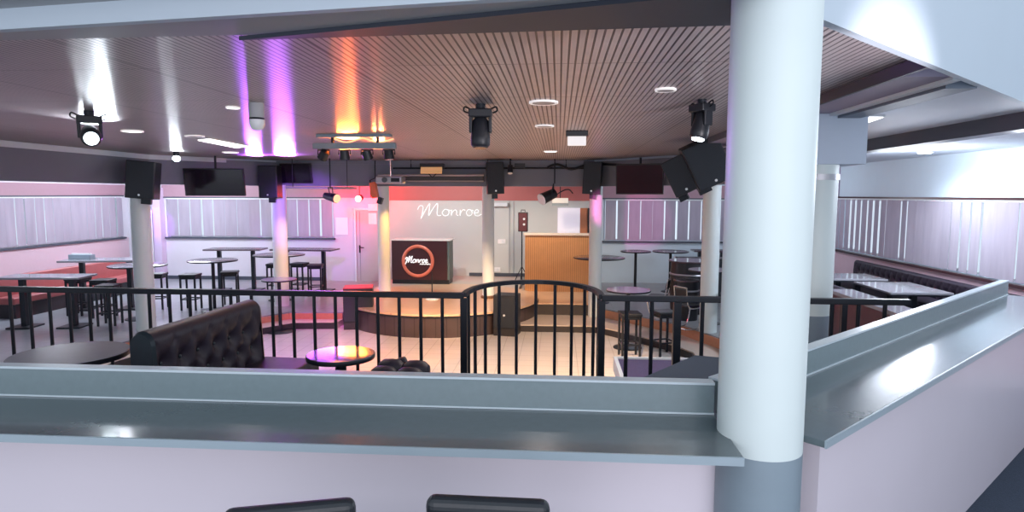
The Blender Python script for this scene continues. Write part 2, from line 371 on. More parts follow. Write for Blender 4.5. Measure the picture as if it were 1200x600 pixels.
# mezzanine the camera stands on
structure(MB().prism([(-6.5, 2.46), (0.83, 2.46), (3.25, 4.88), (2.6, 4.92), (0.36, 4.95), (0.30, 5.30), (-0.2, 5.69), (-0.70, 5.30), (-0.76, 4.95), (-6.5, 4.95)], 0, ZM).obj('floor_mezzanine', M_carpet))
structure(MB().prism([(-6.5, -1.0), (5.6, -1.0), (5.6, 7.18), (0.86, 2.44), (-6.5, 2.44)], 0, ZHALL).obj('floor_hall', M_carpet))
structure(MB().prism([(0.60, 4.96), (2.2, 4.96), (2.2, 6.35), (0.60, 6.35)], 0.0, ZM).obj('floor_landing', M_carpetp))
structure(MB().path_box([(0.585, 4.97), (0.585, 6.38), (2.2, 6.38)], 0.035, 1.02, 1.165).obj('trim_8', M_white))

def wall_open(name, mt, axis, pos, a0, a1, z0, z1, opens, th=0.2, out=1):
    """wall plane at pos along axis 'x' (runs in x) or 'y'; openings [(b0,b1,zs,zh)]"""
    mb = MB()
    def bx(u0, u1, w0, w1):
        if u1-u0 < 1e-4 or w1-w0 < 1e-4: return
        c = pos+out*th/2
        if axis == 'x': mb.box(((u0+u1)/2, c, (w0+w1)/2), (u1-u0, th, w1-w0))
        else: mb.box((c, (u0+u1)/2, (w0+w1)/2), (th, u1-u0, w1-w0))
    u = a0
    for (b0, b1, zs, zh) in sorted(opens):
        bx(u, b0, z0, z1); bx(b0, b1, z0, zs); bx(b0, b1, zh, z1); u = b1
    bx(u, a1, z0, z1)
    return structure(mb.obj(name, mt))
ZS, ZH = 1.53, 2.68
wall_open('wall_back', M_wall, 'x', YB, XL-0.2, -5.0, 0, 4.2, [(-11.55, -8.3, ZS, ZH), (-7.95, -6.5, ZS, ZH)])
wall_open('wall_stage', M_stagewall, 'x', YB, -5.0, 1.15, 0, 4.2, [])
wall_open('wall_back_right', M_wallr, 'x', YB, 1.15, XR+0.2, 0, 4.2, [(1.25, 5.6, ZS-0.02, ZH)])
wall_open('wall_left', M_wall, 'y', XL, 3.0, YB, 0, 4.2, [(8.0, 17.75, ZS, 2.72)], out=-1)
wall_open('wall_right', M_wallr, 'y', XR, 2.0, YB, 0, 4.2, [(4.0, 15.7, ZS, 2.74)])
# pink lower stretch and window bands; those on the back wall paint in red lamp light
for nm, mt, c, d in (('trim_9', mat('pink_dado', (0.60, 0.44, 0.50), 0.55, var=0.04), (XR-0.012, 10.5, 0.9), (0.02, 14.9, 1.22)),
                     ('trim_10', mat('pink_dado', (0.6, 0.4, 0.46)), (XL+0.012, 12.5, 0.9), (0.02, 10.9, 1.22)),
                     ('trim_11', M_redlit, (-2.1, YB-0.015, 2.83), (6.2, 0.03, 0.40)),
                     ('trim_12', mat('red_lit_rose_band', (0.36, 0.22, 0.27), 0.6), (-8.45, YB-0.015, 2.88), (6.4, 0.03, 0.36)),  # rose tint puts red lamp light into the wall colour
                     ('trim_13', mat('red_lit_rose_band', (0.4, 0.2, 0.25)), (3.2, YB-0.015, 2.88), (4.1, 0.03, 0.36)),
                     ('trim_14', mat('red_lit_rose_band', (0.4, 0.2, 0.25)), (XL+0.015, 13, 2.9), (0.03, 9.9, 0.3)),
                     ('trim_27', M_mauve, (XR-0.015, 15.85, 3.1), (0.03, 0.5, 0.72)),
                     ('trim_15', M_darksof, (XL+3.0, YB-0.02, ZP+0.05), (5.9, 0.04, 0.10))):
    structure(MB().box(c, d).obj(nm, mt))

# windows (frame > pane) and vertical blinds
def window(i, axis, pos, a0, a1, zs, zh, inn):
    fr = MB(); pn = MB(); t = 0.05; c = (a0+a1)/2; L = a1-a0; h = zh-zs
    def bx(mb, u, z, lu, lz, dp, th):
        if axis == 'x': mb.box((u, pos+dp, z), (lu, th, lz))
        else: mb.box((pos+dp, u, z), (th, lu, lz))
    o = -inn*0.12
    for z in (zs+t/2, zh-t/2): bx(fr, c, z, L, t, o, 0.06)
    n = max(2, round(L/1.1))
    for k in range(n+1): bx(fr, a0+t/2+(L-t)*k/n, (zs+zh)/2, t, h-2*t, o, 0.06)
    bx(pn, c, (zs+zh)/2, L-2*t, h-2*t, o, 0.01)
    f = structure(fr.obj('window_%d' % i, M_white)); pn.obj('pane', M_glass, f)
    sl = MB(); bx(sl, c, zs-0.02, L+0.08, 0.045, inn*0.03, 0.10); bx(sl, c, zh+0.015, L+0.08, 0.035, inn*0.03, 0.07)
    sl.obj('sill', M_darksof if i != 5 else M_maroon, f)
    return f
def blind(axis, pos, a0, a1, zs, zh, inn, label, pitch=0.33):
    b = thing('vertical_blind', label, 'blind', (0, 0, 0), 0, 'vertical blinds in the windows')
    hr = MB(); sl = MB(); c = (a0+a1)/2
    if axis == 'x': hr.box((c, pos+inn*0.02, zh-0.02), (a1-a0, 0.05, 0.035))
    else: hr.box((pos+inn*0.02, c, zh-0.02), (0.05, a1-a0, 0.035))
    hr.obj('head_rail', M_white, b)
    n = int((a1-a0)/pitch); p = (a1-a0)/n
    for k in range(n):
        u = a0+p*(k+0.5)+random.uniform(-0.01, 0.01); ang = random.uniform(-6, 12); wv = p*random.uniform(0.86, 0.965)
        if axis == 'x': sl.box((u, pos+inn*0.02, (zs+zh)/2), (wv, 0.004, zh-zs-0.06), rotm('Z', ang))
        else: sl.box((pos+inn*0.05, u, (zs+zh)/2), (0.004, wv, zh-zs-0.06), rotm('Z', random.uniform(-9, 6)))
    sl.obj('fabric_slats', M_blind, b)
    return b
window(1, 'x', YB, -11.55, -8.3, ZS, ZH, -1); blind('x', YB, -11.52, -8.32, ZS, ZH, -1, 'wide pale vertical blind on the back wall behind the long high table')
window(2, 'x', YB, -7.95, -6.5, ZS, ZH, -1); blind('x', YB, -7.93, -6.52, ZS, ZH, -1, 'narrow violet-lit vertical blind on back wall beside the white notice')
window(3, 'x', YB, 1.25, 5.6, ZS-0.02, ZH, -1); blind('x', YB, 1.28, 5.58, ZS-0.02, ZH, -1, 'pink and grey vertical blind on the back wall right of the oak counter')
window(4, 'y', XL, 8.0, 17.75, ZS, 2.72, 1); blind('y', XL, 8.03, 17.72, ZS, 2.72, 1, 'bright white vertical blind on the left side wall', 0.28)
window(5, 'y', XR, 4.0, 15.7, ZS, 2.74, -1); blind('y', XR, 4.03, 15.67, ZS, 2.74, -1, 'long pale vertical blind on right side wall above the tufted bench', 0.26)

# ceilings
structure(MB().prism([(-7.95, 2.0), (0.30, 2.0), (1.94, 3.62), (1.94, 8.0), (2.7, 8.0), (2.7, 11.7), (0.8, 14.1), (-6.35, 14.1), (-7.95, 11.7)], ZC, ZC+0.06).obj('ceiling', M_slat))
structure(MB().prism([(XL, 2.0), (-7.96, 2.0), (-7.96, 11.7), (-6.36, 14.11), (0.81, 14.11), (2.71, 11.7), (2.71, 8.31), (XR, 8.31), (XR, YB), (XL, YB)], 3.5, 3.56).obj('ceiling_outer', M_ceilr))
structure(MB().prism([(2.48, 4.1), (XR, 8.2), (XR, 8.0+0.3), (2.48, 8.3)], 3.5, 3.56).obj('ceiling_side', M_ceilr))
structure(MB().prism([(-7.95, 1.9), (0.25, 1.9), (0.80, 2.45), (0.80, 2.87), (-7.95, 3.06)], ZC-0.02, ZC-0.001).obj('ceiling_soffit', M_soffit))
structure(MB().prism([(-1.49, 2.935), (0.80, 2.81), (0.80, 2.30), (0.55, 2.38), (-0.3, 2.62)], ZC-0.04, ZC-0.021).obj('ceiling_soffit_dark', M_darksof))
# fascias of the mezzanine opening
structure(MB().path_box([(-7.9, 3.22), (-1.82, 2.42), (-0.16, 2.20), (0.66, 2.10)], 0.04, 3.45, 6.0).obj('wall_fascia_left', M_fascia))
structure(MB().path_box([(0.88, 2.45), (5.6, 7.17)], 0.04, 3.45, 6.0).obj('wall_fascia_right', M_fascia))
# ring beam over the columns, stepped soffits on right
ringp = [(-7.95, 3.2), (-7.95, 11.7), (-6.35, 14.1), (0.8, 14.1), (2.72, 11.75), (2.72, 9.0)]
structure(MB().path_box(ringp, 0.34, 2.98, 3.5).obj('wall_ring_beam', M_beam))
structure(MB().path_box([(-7.86, 3.2), (-7.86, 11.68), (-7.0, 12.95)], 0.20, 3.45, 3.54).obj('trim_16', M_trimlight))
structure(MB().path_box([(-6.3, 13.92), (0.75, 13.92)], 0.06, 3.46, 3.535).obj('trim_17', M_beam))
structure(MB().box((2.1, 7.0, 3.515), (0.28, 6.2, 0.07)).obj('trim_18', M_mauve))
structure(MB().box((1.95, 6.8, 3.515), (0.02, 6.4, 0.075)).obj('trim_19', M_darksof))
structure(MB().box((2.275, 7.0, 3.50), (0.06, 6.2, 0.08)).obj('trim_20', M_white))
structure(MB().box((2.40, 7.09, 3.485), (0.18, 6.02, 0.09)).obj('trim_21', mat('slate_band', (0.13, 0.16, 0.21), 0.5)))
structure(MB().box((3.95, 11.75, 3.43), (0.2, 12.2, 0.15)).obj('trim_22', M_darksof))

# half wall below the counter
structure(MB().path_box([(-6.5, 2.52), (0.78, 2.52)], 0.14, ZHALL, 1.885).obj('wall_front', M_lilac))
structure(MB().path_box([(1.03, 2.66), (4.4, 6.03)], 0.14, ZHALL, 1.885).obj('wall_front_right', M_lilac))

# ------------------------------------------------------------------ columns
def column(x, y, r, z0, z1, label, grey=None, base=False, collar=None):
    t = thing('column', label, 'column', (x, y, z0), 0, 'white round columns')
    zb = (grey or z0)-z0
    MB().lathe([(r, zb), (r, z1-z0)], 48).obj('shaft', M_column, t, smooth=True)
    if grey: MB().lathe([(r*1.001, 0), (r*1.001, zb)], 48).obj('painted_base', M_greycol, t, smooth=True)
    if base: MB().lathe([(r*1.25, 0), (r*1.25, 0.04), (r*1.05, 0.06)], 40).obj('base_ring', mat('bronze', (0.22, 0.13, 0.08), 0.35, 0.6), t, smooth=True)
    if collar: MB().lathe([(r*1.06, collar-z0), (r*1.06, collar+0.05-z0)], 40).obj('collar', M_silver, t, smooth=True)
    return t
column(0.772, 2.42, 0.155, ZHALL, 6.0, 'thick white column in the foreground with a grey base at the counter', grey=1.845)
column(-7.62, 11.1, 0.165, ZP, 3.0, 'white column at left beside the long high table, below a speaker', base=False)
column(-6.25, 13.85, 0.160, ZP, 3.0, 'white column pierced by the violet round shelf table, lit orange', base=False)
column(-3.97, 14.2, 0.135, 0.47, 3.0, 'amber-lit column left of the maroon booth on the stage', base=True)
column(-1.58, 14.2, 0.135, 0.47, 3.0, 'white column right of the stage hiding the end of the wall lettering', base=True)
column(0.80, 13.9, 0.140, 0.14, 3.0, 'white column in front of the right end of the oak counter')
column(2.72, 11.6, 0.155, 0.33, 3.0, 'white column right of the dark barrels, below the tilted speakers')
c7 = column(2.235, 5.75, 0.170, ZM, 3.06, 'white column behind the foreground one, with square capital block', grey=1.76, collar=2.93)
MB().box((0.08, 0.05, 2.13-0.01), (0.49, 0.46, 0.42)).obj('capital', mat('capital_paint', (0.50, 0.58, 0.70), 0.5, var=0.02), c7, bev=0.004)

# ------------------------------------------------------------------ stage
st = thing('round_stage', 'low round wooden stage with dark drum side before the maroon booth', 'stage', (-2.6, 14.2, 0))
MB().lathe([(2.13, 0), (2.13, 0.43)], 96).obj('drum', M_drum, st, smooth=True)
MB().lathe([(2.15, 0.431), (2.15, 0.47)], 96).obj('deck', M_woodfloor, st, smooth=True)
MB().lathe([(2.165, 0.405), (2.165, 0.43)], 96).obj('edge_trim', M_black, st, smooth=True)
structure(MB().box((-2.78, 16.6, 0.234), (3.6, 2.8, 0.468)).obj('floor_stage', mat('stage_vinyl', (0.50, 0.45, 0.40), 0.35, var=0.05)))

# lettering strokes
GL = [[(-.1, 1.0), (.1, 1.6), (.4, 1.5), (.36, .5), (.22, -.45), (.3, -.2), (.62, .85), (.95, 1.8), (1.06, 1.9), (1.02, 1.2), (.95, .05), (1.25, .9), (1.65, 1.85), (1.8, 1.92), (1.78, 1.1), (1.74, .3), (1.88, 0.02), (2.1, .1)],
      [(2.95, .95), (2.55, 1.05), (2.25, .5), (2.5, 0.02), (2.9, .15), (3.05, .6), (2.95, .95), (3.25, .85)],
      [(3.35, 1.0), (3.32, 0.05), (3.42, .55), (3.75, .98), (3.95, .75), (3.93, .2), (4.12, .08)],
      [(4.35, 1.0), (4.34, 0.05), (4.45, .65), (4.7, 1.0), (4.95, .92)],
      [(5.65, .95), (5.3, 1.02), (5.08, .5), (5.3, .03), (5.62, .15), (5.75, .55), (5.65, .95), (5.9, .85)],
      [(6.0, .45), (6.45, .6), (6.5, .9), (6.25, 1.02), (6.02, .6), (6.15, .1), (6.5, .03), (6.85, .3)]]
def lettering(name, y, x0, z0, sx, sy, r, mt, parent=None, slant=0.0, sm=1.0):
    mb = MB()
    for g in GL:
        pts = [(x0+((p[0]*sm if p[0] < 2.15 else p[0]+2.15*(sm-1))+slant*p[1])*sx, y, z0+p[1]*sy) for p in g]
        mb.tube(catmull(pts, 5), r, 6)
    return mb.obj(name, mt, parent, smooth=True)
wl = lettering('wall_lettering', YB-0.03, -4.0, 2.19, 0.245, 0.175, 0.009, M_neon, sm=1.25)
tag(wl, 'white cursive lettering mounted on the grey wall above the booth', 'lettering')

bt = thing('stage_booth', 'maroon booth with an orange ring emblem standing at back of stage', 'booth', (-3.58, 16.5, 0.472))
MB().box((0, 0.02, 0.62), (1.52, 0.58, 1.02)).obj('body', M_boothside, bt, bev=0.006)
MB().box((-0.02, -0.285, 0.62), (1.46, 0.03, 1.02)).obj('front_panel', M_maroon, bt, bev=0.004)
MB().box((0, 0.02, 0.055), (1.50, 0.56, 0.11)).obj('plinth', M_black, bt)
MB().box((0.02, 0.02, 1.145), (1.58, 0.64, 0.03)).obj('worktop', mat('booth_top', (0.62, 0.62, 0.6), 0.35), bt, bev=0.004)
MB().tube([(-0.06+0.385*math.cos(2*PI*i/48), -0.302, 0.60+0.385*math.sin(2*PI*i/48)) for i in range(48)], 0.045, 8, True).obj('ring_emblem', M_ring, bt, smooth=True)
lt_ = lettering('emblem_lettering', -0.312, -0.40, 0.56, 0.088, 0.085, 0.012, M_neon, bt, slant=0.22)
tl = MB()
for k in range(14):   # the tiny second line under the name is too small to read: a row of short strokes
    tl.box((0.0+k*0.023, -0.308, 0.525+0.004*math.sin(k*2.1)), (0.013, 0.01, 0.03 if k % 3 else 0.038), rotm('Y', 18))
tl.obj('small_line', M_neon, bt)

# microphone stand
ms = thing('microphone_stand', 'thin black stand on a round white foot in the middle of the stage', 'stand', (-2.80, 13.85, 0.47))
MB().lathe([(0.15, 0), (0.15, 0.012), (0.06, 0.035), (0.02, 0.05)], 32).obj('foot', M_white, ms, smooth=True)
MB().cyl((0, 0, 0.04), (0, 0, 0.62), 0.013).obj('pole', M_black, ms, smooth=True)

# oak counter, back door, notices and wall boxes
oc = thing('oak_counter', 'tall oak slatted counter with a pale top right of the stage', 'counter', (-0.02, 15.75, 0.398))
MB().box((0.02, 0, 0.70), (1.66, 0.10, 1.40)).obj('slatted_front', M_woodslat, oc)
MB().box((0.02, 0.06, 1.425), (1.72, 0.30, 0.05)).obj('top', mat('counter_top', (0.75, 0.66, 0.58), 0.35), oc, bev=0.006)
MB().box((-0.77, 0.30, 0.70), (0.06, 0.5, 1.40)).obj('side_panel', mat('oak_side', (0.42, 0.22, 0.10), 0.4, var=0.15), oc)
MB().box((0.82, 0.30, 0.70), (0.06, 0.5, 1.40)).obj('side_panel', mat('oak_side', (0.42, 0.22, 0.10)), oc)
dr = structure(MB().box((-5.49, YB-0.02, 1.31), (0.66, 0.05, 2.06)).obj('door_1', M_door, bev=0.004))
MB().path_box([(-5.88, YB-0.03), (-5.83, YB-0.03)], 0.07, ZP, 2.40).path_box([(-5.15, YB-0.03), (-5.10, YB-0.03)], 0.07, ZP, 2.40).box((-5.49, YB-0.03, 2.37), (0.70, 0.07, 0.06)).obj('door_frame', M_white, dr)
MB().cyl((-5.73, YB-0.05, 1.27), (-5.73, YB-0.10, 1.27), 0.016).cyl((-5.73, YB-0.10, 1.27), (-5.60, YB-0.10, 1.265), 0.013).box((-5.73, YB-0.05, 1.22), (0.04, 0.02, 0.22)).obj('door_handle', M_black, dr)
structure(MB().path_box([(-5.72, YB-0.05), (-5.72, YB-0.04)], 0.01, 0.3, 2.3).obj('trim_23', M_beam))
d2 = structure(MB().box((-11.98, YB-0.3, 1.30), (0.46, 0.05, 2.05), rotm('Z', -25)).obj('door_2', M_white))
MB().cyl((-12.05, YB-0.33, 1.30), (-12.05, YB-0.42, 1.30), 0.016).cyl((-12.05, YB-0.42, 1.30), (-11.92, YB-0.44, 1.30), 0.013).obj('door_handle', M_black, d2)
structure(MB().box((-11.72, YB-0.12, 1.62), (0.24, 0.22, 2.70)).obj('trim_24', M_litpillar))
spot((-11.5, YB-1.3, 3.0), (-11.72, YB-0.1, 1.9), 150, (0.5, 0.1, 1.0), 34, 0.8, 0.05, 'pillar_lamp')
def notice(x, z, wd, h, label, y=YB-0.012):
    n = MB().box((x, y, z), (wd, 0.006, h)).obj('notice', M_paper); tag(n, label, 'notice', 'paper notices'); return n
notice(-6.26, 1.88, 0.36, 0.50, 'white paper notice on the wall between narrow blind and grey door')
notice(-5.31, 2.42, 0.30, 0.20, 'upper white notice over the door beside amber column', YB-0.075)
notice(-5.34, 2.10, 0.24, 0.32, 'lower white notice taped on the grey door', YB-0.055)
notice(-12.02, 2.05, 0.16, 0.16, 'small white notice on the white door at the far left', YB-0.36)
# jamb lines and wall fittings of the stage wall
structure(MB().box((-1.40, YB-0.01, 1.45), (0.03, 0.02, 2.3)).box((-1.28, YB-0.01, 1.45), (0.02, 0.02, 2.3)).obj('trim_25', M_soffit))
structure(MB().box((-1.6, YB-0.02, 0.52), (1.9, 0.03, 0.09)).obj('trim_26', M_darksof))
wl_ = thing('wall_lamp', 'small white box lamp on wall just right of the stage column', 'lamp', (-1.72, YB-0.09, 2.52))
MB().box((0.04, 0, 0), (0.48, 0.16, 0.10)).obj('housing', M_white, wl_, bev=0.01); MB().box((0.04, 0, -0.056), (0.42, 0.12, 0.012)).obj('diffuser', M_lampdim, wl_)
for (px, py, lb) in ((588, 283, 'upper white wall switch right of the stage column'), (582, 316, 'lower white wall socket right of the stage column')):
    p = aty(px, py, YB-0.012)
    s_ = thing('wall_switch', lb, 'switch', p); MB().box((0, 0, 0), (0.22, 0.02, 0.13)).obj('plate', M_paper, s_, bev=0.004); MB().box((0.03, -0.014, 0), (0.07, 0.01, 0.08)).obj('rocker', M_white, s_)
hw = thing('serving_hatch', 'lit lilac serving hatch with an orange side panel behind the oak counter', 'hatch', (0.30, YB-0.04, 2.05))
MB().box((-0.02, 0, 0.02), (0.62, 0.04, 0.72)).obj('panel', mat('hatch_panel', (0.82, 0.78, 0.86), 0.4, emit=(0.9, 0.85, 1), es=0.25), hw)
MB().box((0.40, -0.01, 0.02), (0.20, 0.05, 0.72)).obj('side_panel', mat('hatch_orange', (0.55, 0.20, 0.09), 0.4), hw)
MB().box((0.53, -0.03, -0.05), (0.05, 0.09, 0.86)).obj('post', M_black, hw)
es_ = thing('emergency_light', 'white emergency light box hung above the serving hatch', 'light', (0.03, 16.5, 2.62))
MB().box((0, 0, 0.03), (0.42, 0.10, 0.13)).obj('housing', M_gold, es_, bev=0.008); MB().box((0, 0, -0.07), (0.42, 0.11, 0.06)).obj('base', M_greycol, es_); MB().cyl((0, 0, 0.09), (0, 0, 0.88), 0.012).obj('rod', M_black, es_)

# small loudspeaker on a pole, red light put into its grille colour
ps = thing('pole_speaker', 'small red-lit loudspeaker on a thin pole left of the oak counter', 'speaker', (-0.93, 16.6, 0.469))
MB().box((0, 0, 1.62), (0.25, 0.2, 0.50)).obj('cabinet', M_blackp, ps, bev=0.012)
MB().box((0, -0.105, 1.62), (0.21, 0.015, 0.46)).obj('grille', mat('red_lit_grille', (0.10, 0.02, 0.03), 0.5, var=0.4, scale=120), ps)
MB().cyl((0.03, -0.115, 1.70), (0.03, -0.12, 1.70), 0.03).obj('badge', M_badge, ps); MB().cyl((0.03, -0.115, 1.56), (0.03, -0.12, 1.56), 0.03).obj('badge', M_badge, ps)
MB().tube([(-0.05, 0, 1.88), (-0.05, 0, 1.93), (0.05, 0, 1.93), (0.05, 0, 1.88)], 0.012).obj('carry_handle', M_black, ps)
MB().cyl((-0.03, 0, 0.0), (-0.03, 0, 1.38), 0.016).obj('pole', M_black, ps)
for a in (0.4, 2.5, 4.6): MB().tube([(-0.03, 0, 0.45), (-0.03+0.26*math.cos(a), 0.26*math.sin(a), 0.012)], 0.011).obj('leg', M_black, ps)

# ------------------------------------------------------------------ railing
ZR = 2.035
rl = thing('railing', 'black steel railing with a curved bay in front of the dance floor', 'railing', (0, 0, ZM))
bay = [(-0.20+0.535*math.cos(PI-PI*i/24)*(1.0), 4.88+0.80*math.sin(PI*i/24)**0.85) for i in range(25)]
lp = [(-7.4, 4.88), (-0.735, 4.88)]
rp = [(0.335, 4.86), (2.60, 4.86)]
MB().path_box(lp, 0.05, ZR-0.045-ZM, ZR-ZM).obj('handrail', M_black, rl, bev=0.006)
MB().path_box(rp, 0.05, ZR-0.045-ZM, ZR-ZM).obj('handrail', M_black, rl, bev=0.006)
MB().path_box(bay, 0.045, ZR-0.035-ZM, ZR-ZM).obj('handrail', M_black, rl)
MB().path_box([(-7.4, 4.88), (-0.76, 4.88)], 0.03, 0.08, 0.11).path_box([(0.36, 4.86), (2.6, 4.86)], 0.03, 0.08, 0.11).obj('bottom_rail', M_black, rl)
def balus(x, y, rr=0.013, sq=False):
    mb = MB()
    if sq: mb.box((x, y, (ZR-0.045-ZM)/2), (rr*2, rr*2, ZR-0.045-ZM))
    else: mb.cyl((x, y, 0.0), (x, y, ZR-0.04-ZM), rr, n=10)
    mb.obj('post' if sq else 'baluster', M_black, rl)
k = 0; x = -0.735-0.172
while x > -7.3:
    balus(x, 4.88, 0.0135); x -= 0.172
balus(-0.735, 4.88, 0.026, True); balus(0.335, 4.86, 0.026, True); balus(0.905, 4.86, 0.028, True); balus(2.13, 4.86, 0.02, True)
x = 0.335+0.19
while x < 2.5:
    if abs(x-0.905) > 0.05: balus(x, 4.86, 0.0155)
    x += 0.19
Lb = [0]
for i in range(24): Lb.append(Lb[-1]+math.dist(bay[i], bay[i+1]))
for q in range(1, 12):
    s_ = Lb[-1]*q/12
    i = max(j for j in range(24) if Lb[j] <= s_); t = (s_-Lb[i])/(Lb[i+1]-Lb[i])
    balus(bay[i][0]*(1-t)+bay[i+1][0]*t, bay[i][1]*(1-t)+bay[i+1][1]*t, 0.0145)

# carpeted corner ledge
cl = MB().prism([(0.36, 2.70), (0.74, 2.70), (2.4, 4.36), (2.4, 4.66), (1.20, 4.74), (1.03, 4.79), (0.47, 4.04), (0.36, 3.8)], ZM, 1.60).obj('carpet_ledge', M_carpet, bev=0.01)
tag(cl, 'dark blue carpeted corner ledge between the counter and the railing', 'ledge')

# counter shelves
def counter(pts, label, zt=1.90):
    p0, p1 = Vector(pts[0]), Vector(pts[1]); d = (p1-p0); L = d.length; a = math.atan2(d.y, d.x)
    t = thing('counter_shelf', label, 'counter', (p0.x, p0.y, ZM), a, 'grey laminate counters')
    h = zt-ZM
    MB().box((L/2, 0.215, h-0.015), (L, 0.43, 0.028)).obj('shelf_top', M_lam, t, bev=0.003)
    MB().box((L/2, -0.004, h-0.015), (L, 0.008, 0.030)).obj('front_edge', M_lamedge, t)
    MB().box((L/2, 0.445, h+0.054), (L, 0.03, 0.137)).obj('backsplash', mat('backsplash_laminate', (0.17, 0.225, 0.245), 0.25, var=0.08, scale=30, coat=0.2), t, bev=0.002)
    MB().box((L/2, 0.427, h+0.003), (L, 0.007, 0.006)).obj('joint_strip', mat('joint_strip', (0.55, 0.63, 0.68), 0.3), t)
    MB().box((L/2, 0.458, h+0.128), (L, 0.06, 0.010)).obj('cap', mat('counter_cap', (0.50, 0.58, 0.63), 0.3), t)
    return t
counter([(-6.5, 2.17), (0.645, 2.17)], 'long grey laminate counter shelf along the front half wall, left of the column')
counter([(0.985, 2.345), (4.4, 5.76)], 'grey laminate counter shelf running off at an angle right of the column')

# dining chairs whose backs peek in at the bottom
def chair(loc, rz, label):
    t = thing('bar_chair', label, 'chair', loc, rz, 'black chairs at the counter'); q = ZM-ZHALL
    MB().box((0, 0, 0.44+q), (0.40, 0.40, 0.07)).obj('seat', M_seatblack, t, bev=0.02, seg=3)
    MB().box((0, -0.19, 0.70+q), (0.325, 0.055, 0.325), rotm('X', 7)).obj('backrest', M_seatblack, t, bev=0.024, seg=4)
    for sx in (-1, 1):
        for sy in (-1, 1): MB().cyl((sx*0.16, sy*0.16, 0.41+q), (sx*0.19, sy*0.19, 0), 0.016, 0.012).obj('leg', M_black, t)
    for sx in (-1, 1): MB().box((sx*0.13, -0.185, 0.51+q), (0.03, 0.02, 0.14)).obj('back_support', M_black, t)
    MB().tube([(-0.18, 0.18, 0.25), (0.18, 0.18, 0.25), (0.18, -0.18, 0.25), (-0.18, -0.18, 0.25)], 0.010, 8, True).obj('footrest', M_black, t)
    return t
c1 = chair((-0.735, 1.71, ZHALL), R(16), 'black padded chair back turned at an angle, left one at the counter')
dup(c1, (-0.175, 1.79, ZHALL), R(-1), 'black padded chair back facing straight on, right one at the counter')

# ------------------------------------------------------------------ tufted seating
def tufted(L, H, T, name, parent, mt, mtcap, cols, rows, z0=0.0, buttons=True):
    """back panel: length along +Y, tufted face towards +X"""
    mb = MB(); prof = []
    n1, n2 = 30, 10
    for i in range(n1+1): prof.append((T*(1.0-0.22*(i/n1)), z0+(H-T*0.4)*i/n1, 'f', i/n1))
    cx = T*0.39
    for i in range(1, n2+1):
        a = PI*i/n2; prof.append((cx+T*0.39*math.cos(a), z0+H-T*0.4+T*0.4*math.sin(a), 't', 1))
    prof.append((0.0, z0, 'b', 0))
    nu = max(60, cols*9)
    pts = []
    for r_ in range(rows):
        for c_ in range(cols):
            yy = L*(c_+(0.5 if r_ % 2 == 0 else 1.0))/(cols+0.5); zz = 0.16+0.72*(r_+0.2)/(rows)
            pts.append((yy, zz))
    grid = []
    for j in range(nu+1):
        y = L*j/nu
        for (x, z, k, fr) in prof:
            dx = 0
            if k == 'f':
                zz = (z-z0)/H
                dmin = min(((y-py)**2+((zz-pz)*H)**2) for py, pz in pts)
                dx = -0.036*math.exp(-dmin/0.0022)-0.014*math.exp(-dmin/0.012)
                # diagonal creases
                sy = (cols+0.5)/L; sz = rows/0.72/H
                u = (y*sy-0.5); v = ((zz-0.16)*H*sz-0.2)
                for q in (u+v/2, u-v/2):
                    dd = abs(q-round(q)); dx -= 0.008*math.exp(-(dd/0.09)**2)
                dx *= min(1, fr*12)
            grid.append((x+dx, y, z))
    m_ = len(prof); fs = []
    for j in range(nu):
        for i in range(m_-1): fs.append((j*m_+i, j*m_+i+1, (j+1)*m_+i+1, (j+1)*m_+i))
        fs.append((j*m_+m_-1, j*m_, (j+1)*m_, (j+1)*m_+m_-1))
    mb.add(grid, fs)
    o = mb.obj(name, mt, parent, smooth=True)
    for yy, dr_ in ((0, -1), (L, 1)):
        cp = MB()
        ring = [(x, yy, z) for (x, z, k, fr) in prof]; ring2 = [(cx+(x-cx)*0.9, yy+dr_*0.025, z0+(z-z0)*0.985) for (x, z, k, fr) in prof]
        n = len(ring)
        ff = [(i, (i+1) % n, n+(i+1) % n, n+i) for i in range(n)]+[tuple(range(n, 2*n))]
        cp.add(ring+ring2, ff)
        cp.obj('end_cap', mtcap, parent, smooth=True)
    if buttons:
        for (yy, zz) in pts:
            fr = zz*H/(H-T*0.4)
            if fr > 0.97: continue
            MB().lathe([(0.002, -0.006), (0.011, -0.003), (0.012, 0.003), (0.006, 0.007), (0.001, 0.008)], 10).obj('button', mtcap, o, (T*(1-0.22*fr)-0.046, yy, z0+zz*H), (0, PI/2, 0), smooth=True)
    return o
sf = thing('tufted_sofa', 'dark button-tufted leather sofa beyond the counter, its end towards the camera', 'sofa', (-2.40, 3.36, ZM), R(-4))
tufted(1.10, 0.88, 0.19, 'backrest', sf, M_leather, M_leatherc, 6, 5)
MB().box((0.33, 0.60, 0.36), (0.46, 1.20, 0.16)).obj('seat', M_leather, sf, bev=0.04, seg=4)
MB().box((0.29, 0.57, 0.15), (0.44, 1.1, 0.26)).obj('base', M_blackp, sf)
